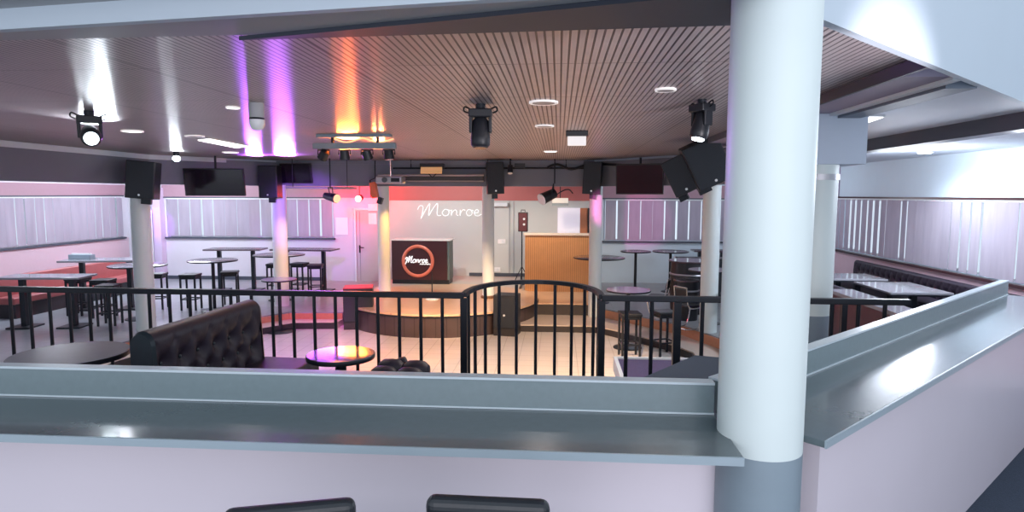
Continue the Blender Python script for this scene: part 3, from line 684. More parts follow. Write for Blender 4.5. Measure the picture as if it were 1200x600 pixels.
# low tufted seat seen from above, right of the glossy table
tc_ = thing('pouf', 'low black pouf of tufted rolls right of the glossy round table', 'pouf', (-1.0, 3.82, ZM), R(-8))
MB().box((0, 0, 0.255), (0.34, 0.36, 0.41)).obj('base', M_leatherc, tc_, bev=0.03, seg=3)
for i_ in range(3):
    for sx in (-1, 1):
        MB().lathe([(0.004, -0.088), (0.04, -0.08), (0.062, -0.05), (0.066, 0.0), (0.062, 0.05), (0.04, 0.08), (0.004, 0.088)], 20).obj('roll', M_leather, tc_, (sx*0.085, -0.118+i_*0.118, 0.50+i_*0.014), (0, PI/2, 0), smooth=True)
MB().box((-0.06, 0.20, 0.50), (0.14, 0.05, 0.15), rotm('Y', -24)).obj('arm_pad', M_leather, tc_, bev=0.02, seg=3)
for xx in (-0.13, 0.13):
    for yy in (-0.14, 0.14): MB().cyl((xx, yy, 0), (xx, yy, 0.06), 0.018).obj('foot', M_black, tc_)

def round_table(loc, r, h, mt_top, label, group, foot=0.22, rim=True, thick=0.03, rz=0):
    t = thing('round_table', label, 'table', loc, rz, group)
    MB().lathe([(r*0.97, h-thick), (r, h-thick*0.7), (r, h-0.004), (r*0.99, h)], 48).obj('tabletop', mt_top, t, smooth=True)
    if rim: MB().lathe([(r*1.005, h-thick-0.001), (r*1.012, h-thick*0.7), (r*1.012, h-0.006), (r*1.002, h-0.003)], 48).obj('rim', M_black, t, smooth=True)
    MB().cyl((0, 0, 0.03), (0, 0, h-thick), 0.035, n=20).obj('post', M_black, t, smooth=True)
    MB().lathe([(foot, 0), (foot, 0.012), (foot*0.85, 0.025), (0.04, 0.045)], 36).obj('foot', M_black, t, smooth=True)
    return t
round_table((-2.82, 3.42, ZM), 0.30, 0.73, M_tablelight, 'round pale lounge table at the left edge beside tufted sofa', 'lounge tables')
round_table((-1.43, 4.03, ZM), 0.22, 0.60, M_tabledark, 'small glossy round table reflecting orange and violet light beside the sofa', 'lounge tables', foot=0.16)

# ------------------------------------------------------------------ high tables and stools
def pub_table(loc, lx, ly, h, mt_top, label, group, rz=0, legs=2):
    t = thing('high_table', label, 'table', loc, rz, group)
    MB().box((0, 0, h-0.02), (lx, ly, 0.04)).obj('tabletop', mt_top, t, bev=0.006)
    for sx in ((-1, 1) if legs == 2 else (0,)):
        MB().box((sx*lx*0.30, 0, (h-0.04+0.03)/2), (0.09, 0.09, h-0.07)).obj('post', M_black, t)
        MB().box((sx*lx*0.30, 0, 0.015), (0.42, ly*0.75, 0.03)).obj('foot', M_black, t, bev=0.005)
    return t
G_hl = 'high tables on the left platform'; G_hr = 'high tables on the right platform'
pub_table((-8.42, 16.0, ZP), 1.45, 0.62, 1.10, M_tabledark, 'long dark high table standing against back wall, nearer the violet-lit pillar', G_hl, R(6))
pub_table((-6.60, 16.1, ZP), 1.65, 0.62, 1.10, M_tabledark, 'long dark high table against back wall behind the orange-lit column', G_hl, R(-2))
round_table((-7.45, 13.15, ZP), 0.50, 1.10, M_tabledark, 'round high table with stools in front of the wide back blind', G_hl, foot=0.28)
round_table((-6.6, 14.55, ZP), 0.58, 1.10, M_tabledark, 'large round high table just behind the orange-lit column', G_hl, foot=0.28)
round_table((-5.66, 12.43, 0.0), 0.34, 1.08, mat('violet_lit_top', (0.42, 0.34, 0.50), 0.12, var=0.1), 'violet-lit small round table on the dance floor before the orange-lit column', 'dance floor tables', foot=0.30)  # violet lamp light put into the tabletop colour
pub_table((-9.85, 13.1, ZP), 1.6, 0.7, 1.10, M_tablelight, 'long pale high table at the far left by the side window', G_hl, R(12))
round_table((-8.42, 12.1, ZP), 0.53, 1.10, M_tablelight, 'pale round high table behind the left column', G_hl, foot=0.28)
pub_table((-9.6, 11.2, ZP), 1.5, 0.6, 0.98, M_tablelight, 'lower pale table under the long one at the far left edge', G_hl, R(8))
round_table((0.93, 14.6, 0.33), 0.58, 1.05, M_tabledark, 'round high table around the column by the oak counter', G_hr, foot=0.25)
round_table((1.96, 16.3, 0.33), 0.38, 1.05, M_tabledark, 'rosy round high table left of the middle one below the right back blind', G_hr, foot=0.22)
round_table((2.85, 16.4, 0.33), 0.45, 1.05, M_tabledark, 'violet round high table in the middle below the right back blind', G_hr, foot=0.22)
pub_table((3.95, 16.8, 0.33), 0.95, 0.5, 1.05, M_tabledark, 'dark high table rightmost below the right back blind', G_hr)
round_table((2.92, 12.35, 0.33), 0.42, 1.05, M_tabledark, 'round table wrapped behind the right column in front of the barrels', G_hr, foot=0.2)
round_table((1.28, 11.62, 0.0), 0.40, 1.08, mat('violet_lit_top', (0.42, 0.34, 0.5)), 'violet-lit round table on the right edge of the dance floor by two stools', 'dance floor tables', foot=0.26)

def stool(loc, rz, label, group, h=0.78):
    t = thing('bar_stool', label, 'stool', loc, rz, group)
    MB().box((0, 0, h-0.02), (0.36, 0.36, 0.05)).obj('seat', M_seatblack, t, bev=0.012)
    for sx in (-1, 1):
        for sy in (-1, 1): MB().box((sx*0.15, sy*0.15, (h-0.045)/2), (0.034, 0.034, h-0.045)).obj('leg', M_black, t)
    fr = MB()
    for s in (-1, 1):
        fr.box((0, s*0.15, 0.24), (0.27, 0.02, 0.025)); fr.box((s*0.15, 0, 0.24), (0.02, 0.27, 0.025))
    fr.obj('footrest', M_black, t)
    fr = MB()
    for s in (-1, 1):
        fr.box((0, s*0.15, h-0.075), (0.27, 0.02, 0.05)); fr.box((s*0.15, 0, h-0.075), (0.02, 0.27, 0.05))
    fr.obj('seat_rail', M_black, t)
    return t
G_s = 'black square bar stools'
s0 = stool((-8.00, 13.2, ZP), R(8), 'black bar stool left of the round high table before the wide back blind', G_s)
for x, y, rz, lb, z in ((-7.40, 13.75, 20, 'black bar stool right of the round high table before the wide back blind', ZP),
                        (-7.10, 15.4, 5, 'black bar stool between the wall table and large round table, left of the lit column', ZP),
                        (-6.55, 15.6, -5, 'black bar stool hidden behind the orange-lit column', ZP),
                        (-6.02, 15.3, 10, 'black bar stool right of the orange-lit column under the wall table', ZP),
                        (-8.62, 11.5, 12, 'black bar stool in front of the left column under the pale round table', ZP),
                        (-9.25, 12.2, 6, 'black bar stool under the long pale table, second from the left edge', ZP),
                        (-9.95, 12.4, 2, 'black bar stool leftmost under the long pale table', ZP),
                        (-8.8, 13.25, 12, 'black bar stool behind the left column near the wall', ZP),
                        (1.24, 10.95, 6, 'black bar stool in front of violet round table at right of dance floor', 0.0),
                        (1.86, 11.15, 20, 'black bar stool right of the violet round table at right of dance floor', 0.0)):
    dup(s0, (x, y, z), R(rz), lb)
# pale seat cushions on the far-left stools are cushions of their own
mh = thing('menu_box', 'low grey box of menus on the long pale table at the left edge', 'box', (-10.35, 13.05, ZP+1.10))
MB().box((0, 0, 0.05), (0.5, 0.16, 0.10)).obj('holder', M_greycol, mh, bev=0.005)
MB().box((0, 0, 0.065), (0.44, 0.03, 0.12)).obj('cards', M_paper, mh)

# dark barrels and tubular chairs on the right
def barrel(loc, r, h, label):
    t = thing('barrel_table', label, 'table', loc, 0, 'dark drum tables')
    MB().lathe([(r*0.92, 0), (r, h*0.5), (r*0.95, h-0.03)], 36).obj('drum', M_blackp, t, smooth=True)
    MB().lathe([(r*1.06, h-0.03), (r*1.08, h-0.015), (r*1.06, h)], 36).obj('lid', M_tabledark, t, smooth=True)
    MB().lathe([(r*1.0, h*0.72), (r*1.02, h*0.74), (r*1.0, h*0.76)], 36).obj('hoop', M_silver, t, smooth=True)
    return t
barrel((2.78, 13.6, 0.33), 0.42, 1.10, 'large dark drum table behind the tubular chair at right')
barrel((2.55, 12.75, 0.33), 0.24, 0.80, 'smaller dark drum table left of the right column')
def tube_chair(loc, rz, label):
    t = thing('tubular_chair', label, 'chair', loc, rz, 'tubular steel chairs')
    for s in (-1, 1):
        MB().tube(catmull([(s*0.17, -0.20, 0.78), (s*0.17, -0.13, 0.42), (s*0.17, 0.18, 0.40), (s*0.17, 0.20, 0.34), (s*0.17, 0.10, 0.02), (s*0.17, -0.20, 0.015)], 5), 0.013).obj('side_frame', M_chrome, t, smooth=True)
    MB().tube([(-0.17, -0.20, 0.015), (0.17, -0.20, 0.015)], 0.013).obj('rear_bar', M_chrome, t)
    MB().tube([(-0.17, -0.20, 0.78), (0.17, -0.20, 0.78)], 0.013).obj('top_bar', M_chrome, t)
    MB().box((0, 0.02, 0.425), (0.32, 0.36, 0.04)).obj('seat', M_seatblack, t, bev=0.012)
    MB().box((0, -0.175, 0.66), (0.32, 0.025, 0.18), rotm('X', 10)).obj('backrest', M_seatblack, t, bev=0.008)
    return t
tcx = tube_chair((2.05, 13.0, 0.33), R(70), 'tubular steel chair left of the dark drum table')
dup(tcx, (2.42, 11.9, 0.33), R(-60), 'tubular steel chair in front of the right column')
rc = thing('round_stool', 'round dark stool with wire legs right of the right column', 'stool', (3.05, 11.35, 0.33))
MB().lathe([(0.17, 0.70), (0.19, 0.72), (0.19, 0.75), (0.15, 0.765)], 28).obj('seat', M_seatblack, rc, smooth=True)
for a in range(4): MB().tube([(0.10*math.cos(a*PI/2+.4), 0.10*math.sin(a*PI/2+.4), 0.70), (0.22*math.cos(a*PI/2+.4), 0.22*math.sin(a*PI/2+.4), 0.0)], 0.011).obj('leg', M_chrome, rc)
MB().tube([(0.18*math.cos(2*PI*i/24), 0.18*math.sin(2*PI*i/24), 0.25) for i in range(24)], 0.01, 8, True).obj('foot_ring', M_chrome, rc)
bk = thing('black_cabinet', 'black cabinet below the right back blind behind the drums', 'cabinet', (3.35, 15.2, 0.33))
MB().box((0, 0, 0.5), (1.1, 0.5, 1.0)).obj('body', M_blackp, bk, bev=0.008); MB().box((-0.27, -0.26, 0.5), (0.5, 0.02, 0.9)).obj('door', M_grille, bk); MB().box((0.27, -0.26, 0.5), (0.5, 0.02, 0.9)).obj('door', M_grille, bk)

# ------------------------------------------------------------------ booths on the right
ZB = 0.6
tb = thing('tufted_bench', 'long button-tufted bench running along the right wall below the blind', 'bench', (XR-0.04, 14.3, ZB), R(180))
tufted(6.3, 0.80, 0.16, 'backrest', tb, M_leather, M_leatherc, 30, 4, buttons=False)
MB().box((0.36, 3.15, 0.38), (0.50, 6.3, 0.14)).obj('seat', M_leather, tb, bev=0.03, seg=3)
MB().box((0.33, 3.15, 0.155), (0.46, 6.2, 0.31)).obj('base', M_blackp, tb)
def booth_table(loc, lx, ly, label):
    t = thing('booth_table', label, 'table', loc, 0, 'rectangular booth tables')
    MB().box((0, 0, 0.685), (lx, ly, 0.035)).obj('tabletop', M_tablelight, t, bev=0.005)
    MB().box((0, 0, 0.655), (lx*0.99, ly*0.99, 0.025)).obj('edge', M_black, t)
    for s in (-1, 1):
        MB().box((s*0.08, -s*0.22, 0.335), (0.09, 0.09, 0.61)).obj('post', M_black, t); MB().box((s*0.08, -s*0.22, 0.015), (0.40, 0.34, 0.03)).obj('foot', M_black, t)
    return t
booth_table((5.62, 10.80, ZB), 0.94, 1.25, 'nearer rectangular pale table in front of the tufted wall bench')
booth_table((5.38, 12.2, ZB), 1.05, 0.85, 'farther rectangular pale table beside the capital column')
pw = thing('booth_divider', 'low maroon divider with a grey ledge top between the booths at right', 'divider', (3.92, 7.55, ZB))
MB().box((0.0, 0.2, 0.42), (0.24, 2.6, 0.84)).obj('panel', mat('maroon_vinyl', (0.11, 0.035, 0.05), 0.35, var=0.25, scale=12), pw)
MB().box((0, 0.2, 0.875), (0.34, 2.7, 0.05)).obj('ledge', M_tablelight, pw, bev=0.006)
bs = thing('booth_sofa', 'dark red tufted sofa below the divider at right', 'sofa', (3.70, 7.5, ZB), R(180))
tufted(1.4, 0.76, 0.16, 'backrest', bs, mat('maroon_leather', (0.10, 0.04, 0.055), 0.4, var=0.3, scale=9, bump=0.1), M_leatherc, 6, 4, buttons=False)
MB().box((0.42, 0.7, 0.30), (0.48, 1.4, 0.18)).obj('seat', M_leather, bs, bev=0.04, seg=4)
MB().box((0.36, 0.7, 0.105), (0.5, 1.3, 0.21)).obj('base', M_blackp, bs)
rs = thing('booth_bench', 'long dark bench seat along the divider facing the wall tables at right', 'bench', (4.35, 10.6, ZB), 0)
MB().box((0.25, 0.0, 0.38), (0.50, 4.0, 0.12)).obj('seat', M_leather, rs, bev=0.03, seg=3)
MB().box((0.25, 0.0, 0.16), (0.46, 3.9, 0.32)).obj('base', M_blackp, rs)
MB().box((0.05, 0.0, 0.60), (0.10, 4.0, 0.34)).obj('backrest', M_leather, rs, bev=0.03, seg=3)

wb = thing('wall_bench', 'red vinyl bench behind the tall pale tables at the left edge', 'bench', (-11.35, 14.0, ZP))
MB().box((0.25, 0, 0.36), (0.5, 4.4, 0.14)).obj('seat', mat('red_vinyl', (0.36, 0.10, 0.10), 0.4, var=0.1), wb, bev=0.03, seg=3)
MB().box((0.04, 0, 0.62), (0.12, 4.4, 0.42)).obj('backrest', mat('red_vinyl', (0.36, 0.1, 0.1)), wb, bev=0.03, seg=3)
MB().box((0.25, 0, 0.145), (0.44, 4.3, 0.29)).obj('base', M_blackp, wb)

# ------------------------------------------------------------------ things under the ceiling
def hang(mb_list): pass
def speaker(loc, rz, w_, h_, d_, label, group, tilt=0, roll=0, pole_up=0.1):
    """front faces local -Y; loc is cabinet centre"""
    t = thing('wall_speaker', label, 'speaker', loc, rz, group)
    rm = rotm('Y', roll) @ rotm('X', tilt)
    MB().box((0, 0, 0), (w_, d_, h_), rm).obj('cabinet', M_blackp, t, bev=0.012)
    MB().box(rm @ Vector((0, -d_/2-0.006, 0)), (w_*0.94, 0.014, h_*0.95), rm).obj('grille', M_grille, t, bev=0.004)
    c = rm @ Vector((0.0, -d_/2-0.016, -h_*0.40)); n = rm @ Vector((0, -1, 0))
    MB().cyl(c, c+n*0.006, 0.018, n=14).obj('badge', M_badge, t)
    c = rm @ Vector((w_*0.0, -d_/2-0.016, h_*0.06))
    MB().tube([Vector((-w_*0.3, d_*0.5, h_*0.30)), Vector((-w_*0.3, d_*0.5+0.12, h_*0.30)), Vector((w_*0.3, d_*0.5+0.12, h_*0.30)), Vector((w_*0.3, d_*0.5, h_*0.30))], 0.018).obj('bracket', M_black, t)
    MB().cyl((0, d_*0.5+0.10, h_*0.3), (0, d_*0.5+0.10, h_*0.3+pole_up), 0.02).obj('mount', M_black, t)
    MB().box((0, d_*0.3, -h_/2-0.05), (w_*0.35, 0.10, 0.10), rm).obj('lower_clamp', M_black, t)
    return t
G_sp = 'black loudspeakers below the ring beam'
speaker((-7.36, 10.85, 3.04), R(18), 0.46, 0.66, 0.40, 'black loudspeaker hung at left beside the wide dark television', G_sp, 0, 5)
speaker((-6.29, 13.55, 3.06), R(6), 0.40, 0.70, 0.36, 'black loudspeaker on top of the orange-lit column', G_sp)
speaker((-1.38, 13.72, 3.15), R(10), 0.36, 0.68, 0.32, 'black loudspeaker on the column right of the projection screen', G_sp, 0, -2)
speaker((0.70, 13.55, 3.15), R(-6), 0.38, 0.68, 0.34, 'black loudspeaker left of the maroon-tinted television', G_sp, 0, 3)
speaker((1.72, 9.1, 3.08), R(-22), 0.36, 0.52, 0.40, 'smaller tilted black loudspeaker, left of the bigger one near foreground column', G_sp, 4, -26)
speaker((1.98, 8.85, 3.24), R(-6), 0.50, 0.62, 0.34, 'larger tilted black loudspeaker right against the foreground column', G_sp, 8, -26)

def television(loc, rz, w_, h_, label, tilt=8, mount=0.3, scr=None):
    t = thing('television', label, 'television', loc, rz, 'televisions under the ceiling')
    rm = rotm('X', tilt)
    MB().box((0, 0, 0), (w_, 0.06, h_), rm).obj('case', M_blackp, t, bev=0.008)
    MB().box(rm @ Vector((0, -0.033, 0)), (w_*0.95, 0.006, h_*0.92), rm).obj('screen', scr or M_screen, t)
    MB().cyl((0, 0.07, 0), (0, 0.07, h_/2+mount), 0.022).obj('mount', M_black, t)
    MB().box((0, 0.06, 0), (w_*0.3, 0.05, h_*0.4)).obj('bracket', M_black, t)
    return t
television((-6.80, 12.2, 3.03), R(8), 1.16, 0.54, 'wide dark television between left speaker and column speaker')
television((-5.83, 13.85, 3.26), R(-2), 0.72, 0.44, 'small dark television right of the column speaker', 10, 0.06)
television((1.53, 12.35, 3.10), R(-14), 0.90, 0.58, 'maroon-tinted television at right hanging before the back blind', 8, 0.12, mat('tv_maroon', (0.035, 0.012, 0.02), 0.2))

def ceiling_lamp(px, py, r, label, on=False, z=ZC):
    p = atz(px, py, z)
    t = thing('ceiling_downlight', label, 'light', (p.x, p.y, z), 0, 'round ceiling downlights')
    MB().lathe([(r*0.80, -0.001), (r*0.80, -0.014), (r, -0.016), (r, -0.001)], 36).obj('ring', M_lampoff, t, smooth=True)
    MB().lathe([(r*0.78, -0.006), (r*0.78, -0.016)], 36).obj('lens', M_lampw if on else M_lampdim, t)
    return t
for px, py, rr, lb, on in ((637, 119, 0.118, 'largest round ceiling downlight right of the hanging moving head', False),
                           (638, 147, 0.105, 'round ceiling downlight just beyond the largest one', False),
                           (645, 177, 0.12, 'thin round downlight left of the square emergency box, farthest of its row', True),
                           (780, 104, 0.075, 'round ceiling downlight left of the foreground column', False),
                           (155, 153, 0.12, 'round ceiling downlight nearest the left edge', True),
                           (228, 159, 0.12, 'round ceiling downlight above the long rectangular one', False),
                           (273, 125, 0.06, 'small ceiling downlight left of the hanging sensor', True),
                           (270, 178, 0.14, 'round ceiling downlight above the wide dark television', True)):
    ceiling_lamp(px, py, rr, lb, on)
pz = [atz(232, 164, ZC-0.012), atz(245, 162.5, ZC-0.012), atz(290, 171, ZC-0.012), atz(277, 173, ZC-0.012)]
cen = (pz[0]+pz[2])/2
rl_ = thing('rectangular_lamp', 'long rectangular white ceiling lamp at left of the light bar', 'light', (cen.x, cen.y, ZC))
MB().prism([(p.x-cen.x, p.y-cen.y) for p in pz], -0.022, -0.012).obj('diffuser', M_lampw, rl_); MB().prism([((p.x-cen.x)*1.08, (p.y-cen.y)*1.08) for p in pz], -0.012, -0.001).obj('frame', M_white, rl_)
pz = [atz(973, 143, 3.495), atz(992, 136.2, 3.495), atz(1035, 136.4, 3.495), atz(1016, 143, 3.495)]
cen = sum(pz, Vector())/4
pl_ = thing('panel_lamp', 'white panel lamp in the side ceiling beside the capital column', 'light', (cen.x, cen.y, 3.5))
MB().prism([(p.x-cen.x, p.y-cen.y) for p in pz], -0.016, -0.010).obj('diffuser', M_lampw, pl_); MB().prism([((p.x-cen.x)*1.1, (p.y-cen.y)*1.1) for p in pz], -0.010, -0.001).obj('frame', M_white, pl_)
p = atz(1084, 178, 3.5)
dl = thing('recessed_spot', 'bright round spot in the side ceiling at the right edge', 'light', (p.x, p.y, 3.5))
MB().lathe([(0.12, -0.001), (0.11, -0.016)], 28).obj('ring', M_white, dl); MB().lathe([(0.09, -0.012), (0.09, -0.024)], 28).obj('lens', M_lampcool, dl)
spot((p.x, p.y, 3.46), (p.x, p.y, 0), 160, COOL, 150, 0.8, 0.08, 'downlight_lamp')

# square emergency box
p = atz(676, 154, ZC)
eb = thing('exit_light_box', 'square white light box under a dark mount on slatted ceiling', 'light', (p.x, p.y, ZC))
MB().box((0, 0, -0.03), (0.26, 0.2, 0.058)).obj('mount', M_blackp, eb, bev=0.005); MB().box((0, -0.02, -0.115), (0.22, 0.05, 0.11)).obj('panel', M_lampoff, eb, bev=0.006)
# hanging sensor dome
p = aty(300, 112, 5.2)
sd = thing('ceiling_sensor', 'white rounded dome sensor hanging from ceiling at left', 'sensor', (p.x, 5.2, ZC))
MB().lathe([(0.06, -0.001), (0.062, -0.03), (0.060, -0.12)], 28).obj('housing', M_soffit, sd, smooth=True)
MB().lathe([(0.060, -0.121), (0.063, -0.135)], 28).obj('seam', M_black, sd, smooth=True)
MB().lathe([(0.062, -0.136), (0.062, -0.17), (0.05, -0.205), (0.03, -0.225), (0.005, -0.23)], 28).obj('dome', M_gold, sd, smooth=True)

# moving heads
def moving_head(loc, rz, tilt, label, lens, s=1.0):
    t = thing('moving_head_light', label, 'stage light', loc, rz, 'moving head stage lights')
    MB().cyl((0, 0, 0), (0, 0, -0.05*s), 0.045*s).obj('clamp', M_black, t)
    MB().box((0, 0, -0.085*s), (0.21*s, 0.17*s, 0.075*s)).obj('base', M_blackp, t, bev=0.01)
    for q in (-1, 1): MB().tube(catmull([(q*0.085*s, 0, -0.05*s), (q*0.14*s, 0, -0.025*s), (q*0.15*s, 0, -0.06*s), (q*0.11*s, 0, -0.08*s)], 4), 0.008*s).obj('handle', M_black, t)
    for q in (-1, 1): MB().box((q*0.088*s, 0, -0.185*s), (0.028*s, 0.10*s, 0.15*s)).obj('yoke_arm', M_blackp, t, bev=0.008)
    rm = rotm('X', tilt) @ rotm('Y', 0)
    piv = Vector((0, 0, -0.22*s))
    h = MB()
    prof = [(0.05, 0.10), (0.072, 0.07), (0.078, 0.0), (0.088, -0.08), (0.086, -0.15), (0.07, -0.17)]
    n = 24
    vs = [piv + rm @ Vector((r_*s*math.cos(2*PI*j/n), r_*s*math.sin(2*PI*j/n), z*s)) for r_, z in prof for j in range(n)]
    fs = [(i*n+j, i*n+(j+1) % n, (i+1)*n+(j+1) % n, (i+1)*n+j) for i in range(len(prof)-1) for j in range(n)]+[tuple(range(n)), tuple(range((len(prof)-1)*n, len(prof)*n))]
    h.add(vs, fs); h.obj('head', M_blackp, t, smooth=True)
    MB().cyl(piv+rm @ Vector((0, 0, -0.168*s)), piv+rm @ Vector((0, 0, -0.18*s)), 0.06*s, n=24).obj('lens', lens, t)
    return t
p = aty(563, 122, 5.36)
moving_head((p.x, 5.36, ZC), R(4), -8, 'black moving head light hanging in the middle of the slatted ceiling', M_lensdk, 0.92)
p = aty(823, 117, 5.2)
moving_head((p.x, 5.2, ZC), R(-60), -14, 'moving head light with a bright lens near the foreground column', M_lampcool, 0.80)
p = aty(104, 130, 5.6)
moving_head((p.x, 5.6, ZC), R(40), -72, 'glaring moving head light at the left edge of the ceiling', M_lampcool, 0.95)
# light bar with four par heads
lb_ = thing('light_bar', 'black light bar carrying four small spot heads under the ceiling', 'stage light', (-2.58, 7.95, ZC))
MB().box((0, 0, -0.02), (0.95, 0.10, 0.038)).obj('upper_rail', M_greycol, lb_); MB().box((0, 0.0, -0.145), (1.06, 0.09, 0.075)).obj('bar', M_greycol, lb_, bev=0.008)
for sx in (-0.28, 0.30): MB().box((sx, 0, -0.075), (0.03, 0.03, 0.075)).obj('bracket', M_black, lb_)
MB().tube(catmull([(-0.3, 0.02, -0.04), (-0.1, 0, -0.10), (0.1, 0.02, -0.05), (0.3, 0, -0.10), (0.5, 0, -0.06)], 6), 0.01).obj('cable', M_lensor, lb_)  # orange glow between the rails put on the cable as emission
for i_, (sx, tz, tx) in enumerate(((-0.40, 35, 20), (-0.13, 0, 8), (0.16, -12, 15), (0.44, -4, 0))):
    rm = rotm('Y', tz) @ rotm('X', tx); c = Vector((sx, 0, -0.255))
    a = MB().cyl(c+rm @ Vector((0, 0, 0.055)), c+rm @ Vector((0, 0, -0.055)), 0.055, 0.066, 20).obj('par_head', M_blackp, lb_, smooth=True)
    MB().cyl(c+rm @ Vector((0, 0, -0.055)), c+rm @ Vector((0, 0, -0.062)), 0.056, n=20).obj('lens', M_lensdk, a)
    MB().tube([(sx-0.075, 0, -0.255), (sx-0.075, 0, -0.195), (sx+0.075, 0, -0.195), (sx+0.075, 0, -0.255)], 0.009).obj('yoke', M_black, a)

# bright ceiling spot at far left ring
p = aty(207, 190, 11.0)
bsx = thing('ball_spot', 'bright white spot lamp above the left speaker', 'light', (p.x, 11.0, ZC))
MB().cyl((0, 0, 0), (0, 0, -0.08), 0.05).obj('socket', M_black, bsx); MB().lathe([(0.03, -0.08), (0.06, -0.10), (0.065, -0.13), (0.045, -0.165), (0.01, -0.175)], 20).obj('bulb', M_lampcool, bsx, smooth=True)

# red par lamp by the door
p = aty(420, 233, 17.4)
rp_ = thing('red_lamp', 'glowing red par lamp hanging above the grey door', 'stage light', p)
MB().lathe([(0.075, 0), (0.095, 0.16)], 24).obj('can', M_blackp, rp_, rot=(R(-80), 0, 0), smooth=True)
MB().cyl((0, -0.005, 0), (0, -0.02, 0), 0.085, n=24).obj('lens', M_lampred, rp_)
MB().cyl((0, 0.1, 0.05), (0, 0.1, 3.499-p.z), 0.012).obj('mount', M_black, rp_)
point((p.x, p.y+0.30, p.z+0.02), 80, (1.0, 0.0, 0.008), 0.07, 'red_lamp_light')
point((p.x, p.y-0.15, p.z), 16, (1.0, 0.005, 0.03), 0.07, 'red_lamp_light')
# lamp bar with spot left of it
p = aty(390, 231, 13.2)
sp1 = thing('theatre_spotlight', 'dark spotlight with amber lens hanging left of the red lamp', 'stage light', p)
MB().cyl((-0.20, 0.1, 0.03), (0.10, -0.05, -0.03), 0.07, 0.10, 24).obj('can', M_blackp, sp1, smooth=True); MB().cyl((0.10, -0.05, -0.03), (0.115, -0.058, -0.033), 0.09, n=24).obj('lens', M_lensor, sp1)
MB().tube([(-0.05, 0.16, 0.02), (-0.05, 0.12, 0.20), (-0.05, -0.12, 0.20), (-0.02, -0.08, 0.0)], 0.011).obj('yoke', M_black, sp1)
MB().cyl((-0.05, 0, 0.20), (-0.05, 0, ZC-p.z), 0.014).obj('mount', M_black, sp1)
p = aty(375, 220, 13.4)
tr = thing('lighting_pipe', 'pale horizontal pipe running from the small television towards the red lamp', 'pipe', (p.x, 13.4, p.z))
MB().cyl((-0.75, 0, 0), (0.80, 0, -0.01), 0.022).obj('tube', M_silver, tr); 
for sx in (-0.6, 0.6): MB().cyl((sx, 0, 0), (sx, 0, ZC-p.z), 0.008).obj('wire', M_black, tr)
# orange case lamp on the amber column
p = aty(440, 220, 13.7)
oc_ = thing('orange_lamp', 'orange box lamp hung beside the amber-lit column', 'stage light', p)
MB().box((-0.03, 0, -0.05), (0.13, 0.16, 0.34), rotm('Y', -10)).obj('case', M_orangeplastic, oc_, bev=0.012)
MB().tube([(-0.10, 0, -0.2), (-0.12, 0, 0.16), (0.02, 0, 0.22), (0.07, 0, 0.1)], 0.015).obj('bracket', M_black, oc_); MB().cyl((0, 0, 0.2), (0, 0, ZC-p.z-0.02), 0.014).obj('mount', M_black, oc_)
MB().box((0.10, 0, -0.28), (0.10, 0.12, 0.14), rotm('Y', 20)).obj('small_can', M_blackp, oc_)
# projector
p = aty(458, 211, 13.3)
pj = thing('projector', 'grey projector on a thin rod left end of the projection screen', 'projector', p)
MB().box((0, 0, 0), (0.56, 0.36, 0.16)).obj('body', M_silver, pj, bev=0.03, seg=3); MB().cyl((-0.08, -0.18, 0), (-0.08, -0.22, 0), 0.055, n=24).obj('lens', M_lensdk, pj)
MB().cyl((0, 0, 0.08), (0, 0, ZC-p.z), 0.02).obj('rod', M_chrome, pj); MB().box((0.14, -0.182, 0), (0.18, 0.01, 0.08)).obj('vent', M_black, pj)
# projection screen roller
p0 = aty(446, 212, 14.0); p1 = aty(568, 212, 14.0)
sc_ = thing('screen_roller', 'rolled-up projection screen case between the stage columns', 'screen', ((p0.x+p1.x)/2, 13.86, p0.z))
Ls = p1.x-p0.x
MB().box((0, 0, 0.04), (Ls, 0.12, 0.13)).obj('case', mat('screen_case', (0.05, 0.055, 0.06), 0.4), sc_, bev=0.01); MB().cyl((-Ls/2, -0.07, 0.12), (Ls/2, -0.07, 0.12), 0.022).obj('upper_tube', M_silver, sc_); MB().cyl((-Ls/2, -0.075, -0.005), (Ls/2, -0.075, -0.005), 0.012).obj('lower_bar', M_silver, sc_)
# floodlight, small spots
p = aty(506, 197, 13.6)
fl = thing('floodlight', 'small floodlight with an amber front above the projection screen', 'stage light', p)
MB().box((0, 0.05, 0.05), (0.52, 0.16, 0.10)).obj('case', M_blackp, fl, bev=0.01); MB().box((0, -0.045, -0.05), (0.46, 0.03, 0.14), rotm('X', -20)).obj('glass', mat('amber_glass', (0.55, 0.30, 0.14), 0.25, emit=(1, 0.55, 0.25), es=0.25), fl); MB().tube([(-0.1, 0.05, -0.1), (0, 0.06, -0.2), (0.1, 0.05, -0.1)], 0.012).obj('bracket', M_black, fl)
p = aty(598, 195, 13.5)
ss = thing('small_spotlight', 'tiny black spot with bright lens right of the middle speaker', 'stage light', p)
MB().cyl((0, 0, 0.02), (0, -0.05, -0.14), 0.05, 0.06, 18).obj('can', M_blackp, ss, smooth=True); MB().cyl((0, -0.05, -0.14), (0.0, -0.054, -0.152), 0.05, n=18).obj('lens', M_gold, ss); MB().cyl((0, 0.0, 0.02), (0, 0, ZC-p.z), 0.02).obj('mount', M_black, ss); MB().box((0.2, 0.05, 0.02), (0.22, 0.08, 0.09)).obj('junction', M_blackp, ss)
p = aty(643, 229, 13.3)
s2 = thing('hanging_spotlight', 'black spotlight with pale rim hanging before red-lit band above the oak counter', 'stage light', p)
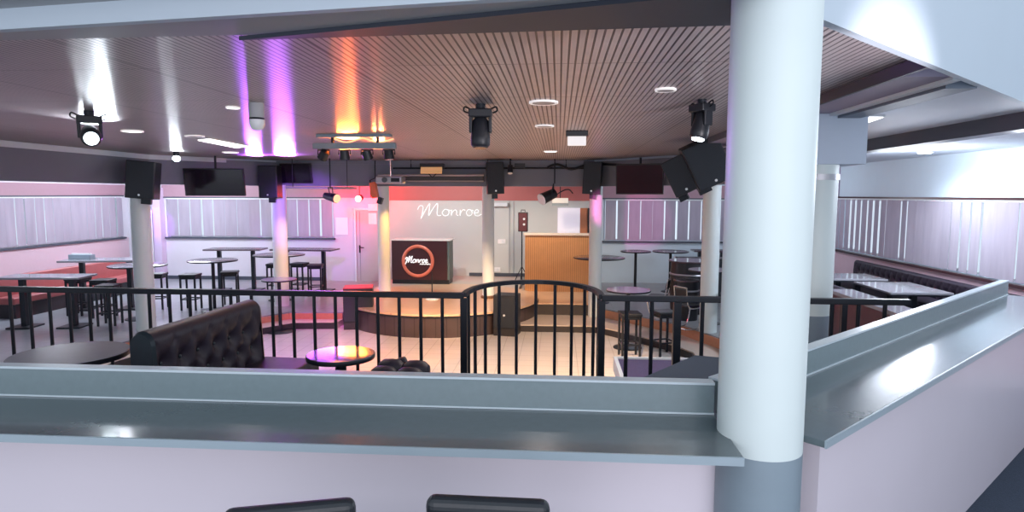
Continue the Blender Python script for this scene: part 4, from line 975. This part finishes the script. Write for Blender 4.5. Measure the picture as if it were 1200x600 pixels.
MB().cyl((0.12, 0.08, 0.05), (-0.14, -0.08, -0.08), 0.10, 0.12, 22).obj('can', M_blackp, s2, smooth=True); MB().cyl((-0.14, -0.08, -0.08), (-0.155, -0.09, -0.088), 0.125, n=22).obj('lens_rim', M_gold, s2)
MB().tube([(0.10, 0.14, 0.0), (0.10, 0.08, 0.24), (0.10, -0.1, 0.24), (0.05, -0.1, 0.0)], 0.012).obj('yoke', M_black, s2); MB().cyl((0.12, 0, 0.24), (0.12, 0, ZC-p.z-0.02), 0.014).obj('mount', M_black, s2)
MB().tube(catmull([(0.14, 0, 0.0), (0.30, 0, 0.1), (0.42, 0, 0.12), (0.50, 0, 0.04)], 5), 0.012).obj('cable', M_black, s2)
# truss tube over the back with cables
p = aty(560, 196, 13.75)
tt = thing('lighting_truss', 'thin dark lighting tube with black cable loops under the ring beam', 'truss', (p.x, 13.90, 3.40))
MB().cyl((-1.9, 0, -0.03), (2.3, 0, -0.03), 0.02).obj('tube', M_black, tt)
MB().tube(catmull([(1.5, -0.01, -0.02), (1.7, -0.02, 0.05), (2.0, -0.02, -0.05), (2.3, -0.03, 0.02), (2.6, -0.3, 0.04), (3.0, -0.8, 0.0)], 6), 0.028).obj('cable', M_black, tt)
for sx in (-1.5, 0.2, 1.9): MB().cyl((sx, 0, -0.03), (sx, 0, 0.149), 0.012).obj('hanger', M_black, tt)

# floor loudspeakers flanking the stage
def floor_speaker(loc, rz, w_, h_, d_, label, top=None):
    t = thing('floor_speaker', label, 'speaker', loc, rz, 'floor loudspeakers beside the stage')
    MB().box((0, 0, h_/2+0.16), (w_, d_, h_)).obj('cabinet', M_blackp, t, bev=0.012)
    MB().box((0, -d_/2-0.006, h_/2+0.16), (w_*0.93, 0.012, h_*0.92)).obj('grille', M_grille, t)
    MB().cyl((0.0, -d_/2-0.013, h_*0.40+0.16), (0.0, -d_/2-0.02, h_*0.40+0.16), 0.022, n=16).obj('badge', M_badge, t)
    MB().box((0, 0.02, 0.08), (w_*1.0, d_*0.95, 0.16)).obj('plinth', M_riser, t)
    if top: MB().box((0, 0, h_+0.165), (w_*0.99, d_*0.99, 0.02)).obj('lid', top, t)
    return t
floor_speaker((-4.18, 12.95, 0), R(14), 0.60, 0.70, 0.50, 'black floor loudspeaker with a red top left of the round stage', M_red)
floor_speaker((-1.02, 12.55, 0), R(-10), 0.46, 0.66, 0.42, 'black floor loudspeaker right of the round stage')
